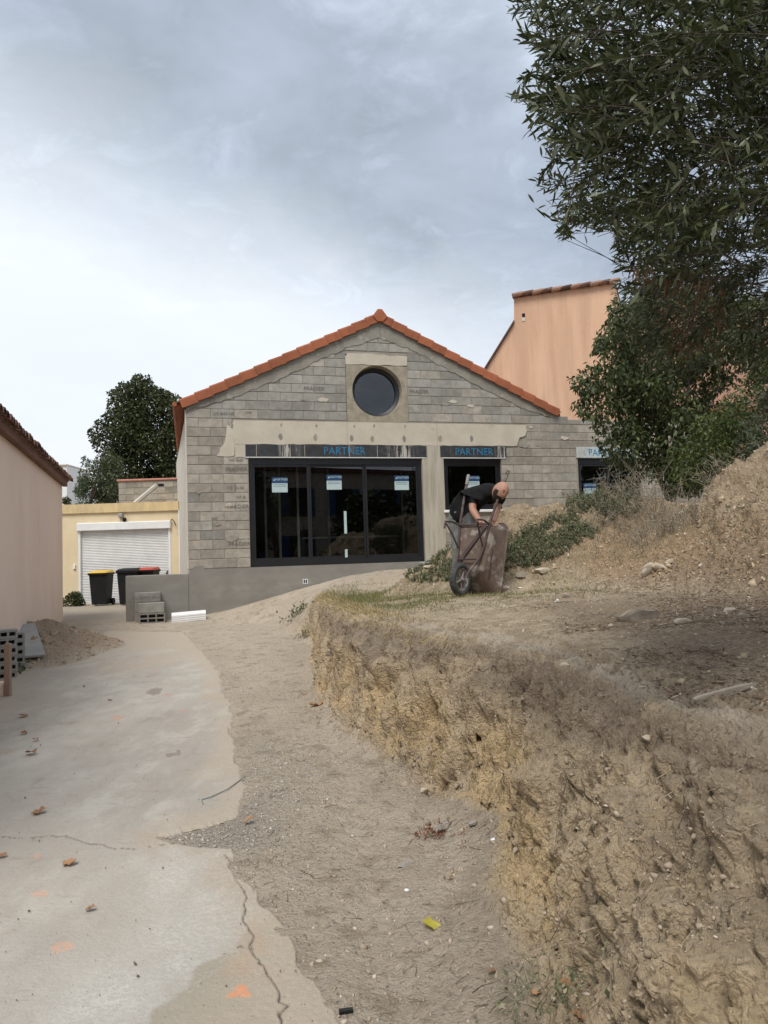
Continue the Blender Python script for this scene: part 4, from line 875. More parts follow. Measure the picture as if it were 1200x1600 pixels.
# --- olive tree hanging into the frame from the bank at the right
OLP = [(830, -90), (795, -20), (787, 9), (808, 37), (800, 51), (826, 79), (833, 95), (811, 114), (782, 150), (808, 158), (826, 158), (820, 190), (817, 213), (844, 220), (848, 253), (820, 275), (826, 293), (837, 334), (870, 341), (874, 385), (907, 352), (932, 370), (958, 348), (954, 396), (958, 440), (950, 470), (962, 520), (985, 555), (1010, 585), (1040, 596), (1090, 585), (1140, 560), (1165, 600), (1185, 640), (1290, 650), (1290, -90)]
def olive():
    base = (2.75, 3.1, gz(2.75, 3.1)-.05)
    t = thing('olive_tree', 'dark grey green olive tree overhanging the earth bank', 'tree', base); b0 = np.array(base)
    trunk = MB().tube([(0, 0, -.1), (.02, .02, .4), (-.05, .05, .9), (-.12, .06, 1.35), (-.16, .05, 1.75)], [.20, .16, .14, .12, .09], 12); trunk.build('trunk', BARK, t, smooth=True)
    hub = np.array([2.6, 3.1, 2.85]); limbs = []
    A = sample_px(OLP, 1500, 1.95, 3.3); pxA, pyA = project(A); keep = (pyA < 450) & ~((pxA > 1120) & (pyA > 380)); A = A[keep]
    B = sample_px([p for p in OLP if p[1] > 300]+[(1290, 300), (960, 300)], 650, 3.2, 4.9)
    C2 = sample_px([(960, -120), (1700, -120), (1700, 560), (1290, 560), (1200, 300)], 420, 2.2, 4.6)
    tips = np.concatenate([A, B, C2]); n = len(tips)
    out = unit(tips-hub); D = unit(out*.9+rng.normal(size=(n, 3))*.45+np.array([-.25, 0, -.28])); Lt = rng.uniform(.14, .30, n)
    start = tips-D*Lt[:, None]; K = 9; C = []; DD = []; NN = []; own = []
    for i in range(K):
        s = .12+.88*i/(K-1); c = start+D*(Lt*s)[:, None]+np.array([0, 0, -.06])*(s*s*Lt)[:, None]; side = unit(np.cross(D, rng.normal(size=(n, 3))))
        for sg in (-1, 1):
            C.append(c); DD.append(unit(D*(.75+.5*s)+side*sg*.85+rng.normal(size=(n, 3))*.16)); NN.append(unit(rng.normal(size=(n, 3))*.6+np.array([0, -.1, .8]))); own.append(np.arange(n))
    C, DD, NN = map(np.concatenate, (C, DD, NN)); own = np.concatenate(own); Ll = rng.uniform(.034, .070, len(C)); Wl = Ll*rng.uniform(.15, .22, len(C))
    cp = (C+DD*Ll[:, None]); px, py = project(cp); dead = (((px-1075)/55)**2+((py-490)/70)**2 < 1) & (rng.random(len(C)) < .30) | (((px-990)/22)**2+((py-425)/28)**2 < 1) & (rng.random(len(C)) < .4)
    keep = in_poly(px, py, [(p[0]-6 if p[0] < 1000 else p[0], p[1]+4) for p in OLP]) | (px > 1190) | (py < -30)
    keep &= rng.random(len(C)) < .93
    size = np.where(keep & ~dead & (px > 0) & (px < 1200) & (py > 0), Ll/C[:, 1]*np.linalg.norm(np.cross(DD, unit(C-np.array([0, 0, EYE]))), axis=1), 0); top = np.argsort(-size)[:300]
    sel = np.zeros(len(C), bool); sel[top] = True; off = np.array(base)
    crown = link('crown', leaf_mesh('crown', C[keep & ~dead & ~sel]-off, DD[keep & ~dead & ~sel], NN[keep & ~dead & ~sel], Ll[keep & ~dead & ~sel], Wl[keep & ~dead & ~sel], LANCE), OLIVE, t); crown['kind'] = 'stuff'
    dd = keep & dead; DX = unit(DD[dd]*.3+np.array([0, 0, -1.0])+rng.normal(size=(dd.sum(), 3))*.25); o = link('dead_sprig', leaf_mesh('dead_sprig', C[dd]-off, DX, NN[dd], Ll[dd]*1.1, Wl[dd]*.7, LANCE), DEADL, t); o['kind'] = 'stuff'
    lm = [leaf_mesh('leaf', np.zeros((1, 3)), np.array([[1., 0, 0]]), np.array([[0, 0, 1.]]), np.array([1.]), np.array([w]), LANCE, np.array([r])) for w, r in ((.19, .2), (.21, .5), (.18, .7), (.22, .95))]
    for m in lm: m.materials.append(OLIVE)
    for j, i in enumerate(top):
        d = Vector(DD[i]).normalized(); s = Vector(NN[i]).cross(d).normalized(); nn = d.cross(s); M = Matrix((d, s, nn)).transposed().to_4x4(); M = Matrix.Translation(Vector(C[i]-off)) @ M @ Matrix.Scale(Ll[i], 4)
        o = link('leaf', lm[j % 4], None, t); o.matrix_local = M
    # twigs and limbs
    tpx, tpy = project(tips); sp_ = start+(start-tips)*.5; bpx, bpy_ = project(sp_); tk = (in_poly(tpx, tpy, OLP) | (tpx > 1190)) & (in_poly(bpx, bpy_, OLP) | (bpx > 1190)) & (rng.random(len(tips)) < .7); sk_ = start[tk]; tk_ = tips[tk]
    pa = np.stack([sk_+(sk_-tk_)*.5, sk_, sk_+(tk_-sk_)*.5+np.array([0, 0, -.01]), tk_+np.array([0, 0, -.02])], 1)-off
    pa0 = np.stack([start+(start-tips)*.8, start, start+(tips-start)*.5+np.array([0, 0, -.01]), tips+np.array([0, 0, -.02])], 1)-off
    tw = link('twigs', sticks_mesh('twigs', pa, .0024, .0010), BARK, t); tw['kind'] = 'stuff'
    R = random.Random(4); mains = []
    for k in range(13):
        e = tips[R.randrange(len(tips))]; e = e-(e-hub)*.45; m1 = hub+(e-hub)*.4+np.array([R.uniform(-.1, .1), R.uniform(-.1, .1), .22]); mains.append((m1, e))
        MB().tube([hub-off, m1-off, (m1+e)/2-off+np.array([0, 0, .06]), e-off], [.055, .04, .024, .010], 7).build('limb', BARK, t, smooth=True)
    # fruit
    fs = C[keep][rng.integers(0, keep.sum(), 240)]+np.array([0, 0, -.012]); v0 = np.array([(0, 0, -1.25), (.8, 0, -.4), (-.4, .7, -.4), (-.4, -.7, -.4), (.4, .7, .5), (-.8, 0, .5), (.4, -.7, .5), (0, 0, 1.25)])*.008
    f0 = np.array([(0, 2, 1), (0, 3, 2), (0, 1, 3), (1, 2, 4), (2, 5, 4), (2, 3, 5), (3, 6, 5), (3, 1, 6), (1, 4, 6), (7, 4, 5), (7, 5, 6), (7, 6, 4)])
    me = np_mesh('olives', (fs[:, None]+v0[None]-off).reshape(-1, 3), (f0[None]+(np.arange(len(fs))*8)[:, None, None]).reshape(-1, 3), 3); me.shade_smooth(); o = link('olives', me, mat('ripe_olive', (.012, .010, .014), None, 5, 2, .35), t); o['kind'] = 'stuff'
olive()
def clump_tree(name, label, base, poly, y0, y1, nclump, per, rad, leaf, wr, m, tpl=CARD, trunk_h=2.0, tr=.18, droop=0.0, group=None, nlimb=6, shell=.75, crown_name='crown'):
    t = thing(name, label, 'shrub' if tr < .05 else 'tree', base, group=group); off = np.array(base)
    cc = sample_px(poly, nclump, y0, y1); n = nclump*per; r = rng.uniform(.55, 1.25, nclump)*rad
    dirs = unit(rng.normal(size=(n, 3))); rr = (shell+(1-shell)*rng.random(n))*np.where(rng.random(n) < .25, rng.random(n), 1); ci = np.repeat(np.arange(nclump), per)
    P = cc[ci]+dirs*(rr*r[ci])[:, None]*np.array([1, 1, .85]); px, py = project(P)
    gp = np.array(poly, float); c0 = gp.mean(0); gp = [tuple(c0+(q-c0)*1.04) for q in gp]; ok = in_poly(px, py, gp); P, dirs = P[ok], dirs[ok]; n = len(P)
    D = unit(dirs*.6+rng.normal(size=(n, 3))*.7+np.array([0, 0, -droop])); Nn = unit(dirs*.8+rng.normal(size=(n, 3))*.5+np.array([0, 0, .5])); L = leaf*rng.uniform(.7, 1.25, n)
    cl = link(crown_name, leaf_mesh(crown_name, P-off, D, Nn, L, L*wr, tpl), m, t); cl['kind'] = 'stuff'
    top = Vector(cc.mean(0)-off); R = random.Random(len(name)); z1 = max(trunk_h, .3)
    mid = Vector((top.x*.4, top.y*.4, z1)); MB().tube([(0, 0, -.1), (top.x*.1+.03, 0, z1*.5), mid], [tr, tr*.8, tr*.62], 9).build('trunk', BARK, t, smooth=True)
    for k in range(nlimb):
        e = Vector(cc[R.randrange(nclump)]-off); MB().tube([mid-Vector((0, 0, z1*.15)), mid.lerp(e, .5)+Vector((R.uniform(-.1, .1), R.uniform(-.1, .1), .1)), e], [tr*.5, tr*.3, tr*.1], 6).build('limb', BARK, t, smooth=True)
    return t
# --- broad-leaved tree in front of the side door
PVP = [(958, 470), (948, 505), (935, 530), (925, 560), (905, 585), (893, 592), (903, 606), (912, 620), (894, 632), (910, 650), (930, 655), (925, 680), (942, 700), (950, 735), (975, 728), (990, 752), (1030, 745), (1045, 768), (1090, 768), (1110, 730), (1140, 700), (1160, 660), (1120, 650), (1115, 615), (1150, 600), (1160, 570), (1200, 540), (1200, 460), (1080, 430)]
clump_tree('broadleaf_tree', 'dense dark broad leaved tree in front of the side door', (5.35, 13.6, 1.2), PVP, 12.4, 14.6, 250, 95, .36, .105, .46, PRIVET, OVATE, 1.3, .10, 1.0, nlimb=9)
BSP = [(1045, 745), (1060, 690), (1085, 655), (1120, 640), (1140, 605), (1165, 590), (1175, 560), (1230, 540), (1260, 560), (1260, 760), (1100, 760)]
clump_tree('laurel_bush', 'mid green leafy bush behind the spoil heap', (6.1, 12.2, 1.2), BSP, 11.2, 12.8, 170, 90, .30, .075, .42, SHRUBY, OVATE, .5, .04, .2, nlimb=5)
clump_tree('grey_shrub', 'grey green fine leaved shrub on top of the spoil heap', (5.9, 10.6, 2.1), [(1150, 740), (1150, 680), (1165, 640), (1180, 600), (1260, 580), (1260, 750)], 10.2, 11.2, 50, 100, .24, .06, .22, SHRUBG, CARD, .4, .03, .2, nlimb=5)
# --- tree and shrubs behind the garage
OKP = [(150, 790), (152, 760), (160, 735), (152, 712), (140, 672), (158, 655), (170, 640), (172, 612), (183, 610), (190, 600), (205, 600), (212, 588), (232, 590), (240, 606), (258, 612), (275, 620), (292, 640), (300, 700), (300, 790)]
clump_tree('evergreen_oak', 'tall dark evergreen oak rising behind the garage', (-11.2, 31, .3), OKP, 29.5, 32.5, 260, 120, .62, .15, .6, OAK, CARD, 4.2, .30, .1, nlimb=9)
clump_tree('pale_bush', 'lighter green ragged bush beside the evergreen oak', (-12.4, 28.5, .3), [(120, 790), (118, 765), (125, 740), (130, 715), (150, 720), (165, 700), (190, 720), (190, 790)], 27.6, 29.2, 60, 80, .40, .13, .4, leaf_mat('bush_leaf', (.035, .055, .022), (.085, .105, .045), (.13, .15, .07), .5, .25), CARD, 2.6, .12, .1, nlimb=5)
clump_tree('dark_shrub', 'small dark plant on the garage roof edge beside the pink house', (at_y(104, 790, 23.5).x, 23.5, 3.2), [(97, 788), (98, 780), (104, 775), (110, 782), (112, 790)], 23.3, 23.7, 12, 40, .10, .07, .5, OAK, CARD, .2, .02, .1, nlimb=2)
clump_tree('ivy_bush', 'low dark green bush at the foot of the yellow garage wall', (at_y(115, 950, 20.9).x, 20.9, .34), [(92, 956), (92, 936), (104, 934), (112, 926), (124, 926), (130, 938), (138, 944), (142, 954)], 20.5, 21.3, 40, 70, .16, .07, .5, OAK, CARD, .2, .03, .1, nlimb=3)
# ------------------------------------------------------------------ low plants on the soil
GRASS = leaf_mat('grass_blade', (.13, .145, .048), (.22, .21, .085), (.38, .31, .16), .75, .3)
STRAW = leaf_mat('straw', (.36, .275, .14), (.52, .42, .24), (.22, .21, .08), .85, .25)
WEED = leaf_mat('weed_leaf', (.105, .118, .066), (.215, .222, .135), (.34, .31, .20), .85, .25, .1)
DRYTW = leaf_mat('dry_twig', (.20, .165, .12), (.34, .29, .215), None, .9, .0)
def soil(x, y): return np.c_[x, y, soilz(x, y)]
def on_soil_px(poly, n, y0, y1):
    """points on the ground whose pixel falls inside poly"""
    out = []; tot = 0
    xa = pray(min(p[0] for p in poly), 900).x; xb = pray(max(p[0] for p in poly), 900).x
    for _ in range(60):
        y = rng.uniform(y0, y1, 4000); x = rng.uniform(xa, xb, 4000)*y; P = soil(x, y); px, py = project(P); ok = in_poly(px, py, poly); out.append(P[ok]); tot += ok.sum()
        if tot >= n: break
    return np.concatenate(out)[:n]
def stuffo(name, me, m, label, cat=None):
    o = link(name, me, m); tag(o, label, kind='stuff'); return o
# straw and grass hanging over the bank edge
y = rng.uniform(6.3, 12.9, 9000); ta = rng.normal(.98, .17, 9000); tx_ = np.interp(y, TOE[:, 1], TOE[:, 0]); rx_ = np.interp(y, RIM[:, 1], RIM[:, 0]); x = tx_+(rx_-tx_)*ta
dn = fbm(np.c_[x*1.3, y*1.3, 0*x], 3); ok = (dn > -.25) & (rng.random(9000) < sstep(y, 6.2, 8.5)); P = soil(x[ok], y[ok]); n = len(P); out = np.where(ta[ok] < 1.02, 1.0, .2)
D = np.c_[-out*rng.uniform(.1, .8, n), rng.normal(0, .35, n)-.15, rng.uniform(.25, 1.0, n)]
stuffo('bank_straw', blades_mesh('bank_straw', P, D, rng.uniform(.08, .27, n), rng.uniform(.005, .010, n), rng.uniform(.4, 1.6, n)), STRAW, 'dry straw grass draped over the top edge of the earth bank')
def grass(name, label, cx, cy, sx, sy, n, l0, l1, m, thr=0):
    x = rng.normal(cx, sx, n); y = rng.normal(cy, sy, n); ok = (fbm(np.c_[x*1.7+4, y*1.7, 0*x], 3) > thr) & (terrain(x, y)[1]['t'] > .8); P = soil(x[ok], y[ok]); k = len(P)
    D = np.c_[rng.normal(0, .45, k), rng.normal(0, .45, k), np.ones(k)]; return stuffo(name, blades_mesh(name, P, D, rng.uniform(l0, l1, k), rng.uniform(.004, .008, k), rng.uniform(.1, .9, k)), m, label)
grass('bank_grass', 'thin green grass on the flat top of the bank', .45, 9.2, 1.1, .9, 15000, .03, .09, GRASS, -.12)
grass('edge_grass', 'short green grass tufts along the nose of the bank', -.70, 11.2, .45, 1.1, 7500, .05, .16, GRASS, -.2)
def weeds(name, poly, n, y0, y1, h0, h1, m, label, leaf=.028, per=16):
    P = on_soil_px(poly, n, y0, y1); P = P[fbm(P*[2.2, 2.2, 0]+3, 3) > -.38]; k = len(P); h = rng.uniform(h0, h1, k); D = unit(np.c_[rng.normal(0, .45, k), rng.normal(-.12, .4, k), np.ones(k)]); C = []; DD = []
    for i in range(per):
        s = rng.uniform(.1, 1, k); C.append(P+D*(h*s)[:, None]); DD.append(unit(rng.normal(size=(k, 3))+np.array([0, 0, .35])))
    C = np.concatenate(C); DD = np.concatenate(DD); L = leaf*rng.uniform(.6, 1.4, len(C))
    o = stuffo(name, leaf_mesh(name, C, DD, unit(rng.normal(size=(len(C), 3))+np.array([0, -.2, .9])), L, L*.5, CARD), m, label); return o
weeds('weed_cover', [(785, 900), (786, 858), (800, 838), (840, 822), (880, 806), (930, 790), (975, 788), (950, 826), (912, 850), (870, 872), (830, 888)], 2300, 8.8, 12.2, .03, .17, WEED, 'grey green weeds covering the front of the spoil heap beside the wheelbarrow')
weeds('weed_patch', [(632, 905), (655, 878), (682, 856), (705, 848), (722, 858), (722, 900), (700, 912), (650, 912)], 900, 8.9, 11.8, .03, .12, WEED, 'low weeds on the small slope left of the bending man')
weeds('crest_weeds', [(885, 800), (890, 776), (990, 776), (1005, 800), (960, 815)], 600, 9.5, 12.5, .08, .22, WEED, 'sparse weeds growing along the crest of the spoil heap')
weeds('heap_weeds', [(1100, 860), (1130, 800), (1200, 740), (1210, 870), (1160, 900), (1110, 905)], 260, 6.0, 9.5, .02, .06, WEED, 'small scattered green weeds on the large spoil heap flank', .014, 8)
P = on_soil_px([(700, 840), (800, 800), (960, 790), (1000, 800), (1090, 800), (1080, 880), (900, 880), (790, 905), (640, 912), (650, 870)], 5200, 8.4, 12.3); n = len(P)
stuffo('heap_straw', blades_mesh('heap_straw', P, np.c_[rng.normal(0, .6, n), rng.normal(-.15, .5, n), np.ones(n)], rng.uniform(.05, .22, n), rng.uniform(.003, .006, n), rng.uniform(.1, .9, n)), STRAW, 'dry straw growing among the weeds on the spoil heap')
def dry_brush(name, label, px, py, n, h, spread, ya, yb, fine=True, lean=(0, 0)):
    b = gpix(px, py); t = thing(name, label, 'dry shrub', b); P0 = np.c_[rng.normal(0, spread, n), rng.normal(0, spread*.6, n), np.zeros(n)]
    zz = soilz(P0[:, 0]+b.x, P0[:, 1]+b.y)-b.z; P0[:, 2] = zz-.02; D = unit(np.c_[rng.normal(lean[0], .55, n), rng.normal(lean[1], .5, n), rng.uniform(.4, 1.1, n)]); L = h*rng.uniform(.5, 1.1, n)
    p1 = P0+D*(L*.5)[:, None]+rng.normal(size=(n, 3))*.02; p2 = P0+D*L[:, None]+rng.normal(size=(n, 3))*.04
    o = link('stems', sticks_mesh('stems', np.stack([P0, p1, p2], 1), .004, .0018), DRYTW, t); o['kind'] = 'stuff'
    k = 5; s = np.repeat(np.arange(n), k); u = rng.uniform(.3, 1, n*k); q0 = P0[s]+D[s]*(L[s]*u)[:, None]; d2 = unit(D[s]*.5+rng.normal(size=(n*k, 3))*.8); l2 = L[s]*rng.uniform(.15, .4, n*k); q1 = q0+d2*(l2*.5)[:, None]+rng.normal(size=(n*k, 3))*.008; q2 = q0+d2*l2[:, None]
    o = link('twigs', sticks_mesh('twigs', np.stack([q0, q1, q2], 1), .0028, .0012), DRYTW, t); o['kind'] = 'stuff'; return t
dry_brush('dry_shrub', 'bare pale dead shrub on the heap crest below the broad leaved tree', 1018, 800, 110, .72, .34, 0, 0, lean=(-.1, 0))
dry_brush('dry_shrub', 'tangled grey dry brush halfway up the heap slope', 1000, 838, 150, .30, .36, 0, 0, lean=(-.2, -.2))
dry_brush('dry_shrub', 'dense dry straw coloured brush in the gully of the heap', 1055, 822, 170, .34, .36, 0, 0, lean=(-.2, -.2))
dry_brush('dry_shrub', 'faded rusty dry brush at the heap crest next to the weeds', 955, 812, 70, .26, .22, 0, 0)
def tuft(name, label, px, py, n, h, spread, m, leafy=0, leaf=.03):
    b = gpix(px, py); t = thing(name, label, 'weed', b); P0 = np.c_[rng.normal(0, spread, n), rng.normal(0, spread, n), np.zeros(n)]; P0[:, 2] = soilz(P0[:, 0]+b.x, P0[:, 1]+b.y)-b.z
    D = unit(np.c_[rng.normal(0, .6, n), rng.normal(0, .6, n), rng.uniform(.3, 1, n)]); L = h*rng.uniform(.5, 1.2, n)
    o = link('stems', blades_mesh('stems', P0, D, L, np.full(n, .004), rng.uniform(.1, .8, n)), m, t); o['kind'] = 'stuff'
    if leafy:
        s = rng.integers(0, n, leafy); C = P0[s]+D[s]*(L[s]*rng.uniform(.2, .9, leafy))[:, None]; LL = leaf*rng.uniform(.6, 1.4, leafy)
        o = link('leaves', leaf_mesh('leaves', C, unit(rng.normal(size=(leafy, 3))+np.array([0, 0, .3])), unit(rng.normal(size=(leafy, 3))+np.array([0, 0, 1])), LL, LL*.5, OVATE), m, t); o['kind'] = 'stuff'
tuft('weed_tuft', 'straggly green weed tangle at the foot of the bank with brown leaves', 850, 1560, 130, .16, .085, WEED, 90, .025)
tuft('weed_tuft', 'small dark wiry plant at the foot of the bank', 634, 1198, 60, .13, .05, DRYTW, 60, .02)
tuft('weed_tuft', 'low reddish plant on the crumbled earth below the bank', 676, 1306, 70, .10, .06, leaf_mat('red_leaf', (.16, .05, .03), (.20, .13, .06), (.30, .08, .04), .7, .2), 80, .022)
tuft('weed_tuft', 'bright green weed beside the stacked hollow blocks', 28, 1046, 60, .20, .07, SHRUBY, 80, .05)
tuft('weed_tuft', 'broad leaved green plant at the nose of the bank', 462, 962, 40, .22, .10, WEED, 90, .07)
tuft('weed_tuft', 'dark green weed growing low on the bank nose', 480, 985, 60, .16, .10, WEED, 120, .04)
# ------------------------------------------------------------------ wheelbarrow standing on its nose
RUST = mat('rusty_steel', (.095, .062, .055), (.06, .042, .04), 9, 8, .75, .3, 60, metal=.2, c3=(.20, .17, .15), scale3=5, lo3=.52, hi3=.66)
TRAY = mat('cement_stained_tray', (.135, .095, .072), (.085, .06, .048), 5, 8, .8, .4, 40, metal=.15, c3=(.27, .235, .195), scale3=5.5, lo3=.48, hi3=.64)
RUBBER = mat('dusty_tyre', (.045, .047, .046), (.075, .075, .07), 9, 6, .85, .2, 50)
RIMM = mat('dusty_rim', (.30, .28, .25), (.20, .18, .16), 8, 6, .7, .2, 50, metal=.3)
def barrow():
    wc = at_y(719, 901, 8.75); wc.z = gz(wc.x, 8.75)+.205
    a = math.radians(50); nrm = Vector((-math.cos(a), -math.sin(a), 0)); tau = math.radians(17); Z = Vector((0, 0, 1))
    hdir = Z*math.cos(tau)-nrm*math.sin(tau); ex = -hdir; ez = -nrm*math.cos(tau)-Z*math.sin(tau); ey = ez.cross(ex)
    M = Matrix((ex, ey, ez)).transposed().to_4x4(); W0 = Vector((.50, 0, .17))
    w = thing('wheelbarrow', 'rusty cement stained wheelbarrow tipped up on its nose', 'wheelbarrow'); w.matrix_world = Matrix.Translation(wc) @ M @ Matrix.Translation(-W0)
    # tray: rounded rings from floor to rim
    def ring(x0, x1, hy0, hy1, z, r, n=6):
        pts = []
        for cx, cy, q0 in ((x1-r, hy1-r, 0), (x0+r, hy0-r, 90), (x0+r, -hy0+r, 180), (x1-r, -hy1+r, 270)):
            for k in range(n+1):
                q = math.radians(q0+90*k/n); pts.append((cx+r*math.cos(q), cy+r*math.sin(q), z))
        return pts
    o_ = [(-.20, .32, .215, .19, .325, .05), (-.225, .35, .23, .21, .335, .05), (-.26, .46, .255, .24, .42, .06), (-.30, .56, .285, .275, .52, .08), (-.33, .63, .31, .30, .60, .11), (-.345, .645, .325, .315, .605, .12), (-.34, .64, .32, .31, .62, .12), (-.32, .61, .295, .285, .60, .10), (-.275, .55, .27, .255, .52, .09), (-.225, .465, .235, .215, .425, .08), (-.175, .37, .195, .175, .35, .07), (-.13, .31, .16, .14, .337, .06)]; rings = [ring(*q) for q in o_]
    m = len(rings[0]); v = [p for r in rings for p in r]; f = []
    for i in range(len(rings)-1):
        for k in range(m): f.append((i*m+k, i*m+(k+1) % m, (i+1)*m+(k+1) % m, (i+1)*m+k))
    f += [tuple(range(m)), tuple((len(rings)-1)*m+k for k in range(m))[::-1]]
    R = random.Random(2); v = [(x+R.uniform(-.004, .004), y+R.uniform(-.004, .004), z+R.uniform(-.004, .004)) for x, y, z in v]
    MB().add(v, f).build('tray', TRAY, w, smooth=True)
    for s in (-1, 1):
        def P(x, y, z): return (x, s*y, z)
        MB().tube([P(.50, .075, .17), P(.40, .10, .185), P(.30, .135, .23), P(.20, .165, .28), P(.05, .19, .305), P(-.30, .225, .33), P(-.66, .265, .40), P(-.93, .295, .46)], .017, 8).build('handle', RUST, w, smooth=True)
        MB().tube([P(-.84, .285, .44), P(-.99, .30, .475)], .022, 8).build('grip', RIMM if s > 0 else RUST, w, smooth=True)
        MB().tube([P(-.24, .215, .32), P(-.24, .23, .16), P(-.20, .23, .02), P(-.11, .225, .015)], .013, 7).build('leg', RUST, w, smooth=True)
        MB().tube([P(.06, .18, .29), P(-.08, .20, .15), P(-.18, .23, .04)], .011, 7).build('leg_brace', RUST, w, smooth=True)
        MB().box(-.06, .42, s*.245-.004, s*.245+.004, .40, .43).build('tray_strap', RUST, w)
    MB().tube([(-.24, -.215, .315), (-.24, .215, .315)], .014, 7).build('cross_bar', RUST, w); MB().tube([(.22, -.165, .27), (.22, .165, .27)], .012, 7).build('cross_bar', RUST, w)
    MB().add([(-.24, -.16, .300), (-.20, -.19, .300), (.24, .12, .300), (.20, .15, .300), (-.24, -.16, .308), (-.20, -.19, .308), (.24, .12, .308), (.20, .15, .308)], [(0, 1, 2, 3), (7, 6, 5, 4), (0, 4, 5, 1), (1, 5, 6, 2), (2, 6, 7, 3), (3, 7, 4, 0)]).build('brace', RUST, w)
    MB().tube([(.50, -.11, .17), (.50, .11, .17)], .012, 8).build('axle', RIMM, w)
    wh = thing('wheel', None, None); wh.parent = w; wh.location = (.50, 0, .17)
    prof = [(.135+.035*(1-math.cos(q))*0+.0, 0) for q in (0,)]; rt, rm = .038, .165; prof = [(rm+rt*math.cos(q), rt*1.05*math.sin(q)) for q in np.linspace(0, 2*math.pi, 15)]
    MB().lathe(prof, 36, 'y').build('tyre', RUBBER, wh, smooth=True)
    for k in range(26):
        q = 2*math.pi*k/26; c, s = math.cos(q), math.sin(q); t_ = MB(); r0 = rm+rt-.004
        MB().tube([((r0)*c, -.026, r0*s), ((r0+.004)*math.cos(q+.05), 0, (r0+.004)*math.sin(q+.05)), (r0*c, .026, r0*s)], .004, 4).build('tread', RUBBER, wh)
    MB().lathe([(.128, -.028), (.136, -.03), (.128, -.012), (.120, 0), (.128, .012), (.136, .03), (.128, .028), (.112, 0), (.128, -.028)], 28, 'y').build('rim', RIMM, wh, smooth=True)
    for k in range(5):
        q = 2*math.pi*k/5+.3; MB().tube([(.02*math.cos(q), -.02, .02*math.sin(q)), (.12*math.cos(q), -.008, .12*math.sin(q))], .011, 6).build('spoke', RIMM, wh)
    MB().lathe([(.0, -.05), (.026, -.05), (.030, -.03), (.030, .03), (.026, .05), (0, .05)], 14, 'y').build('hub', RIMM, wh)
    return w
BARROW = barrow()
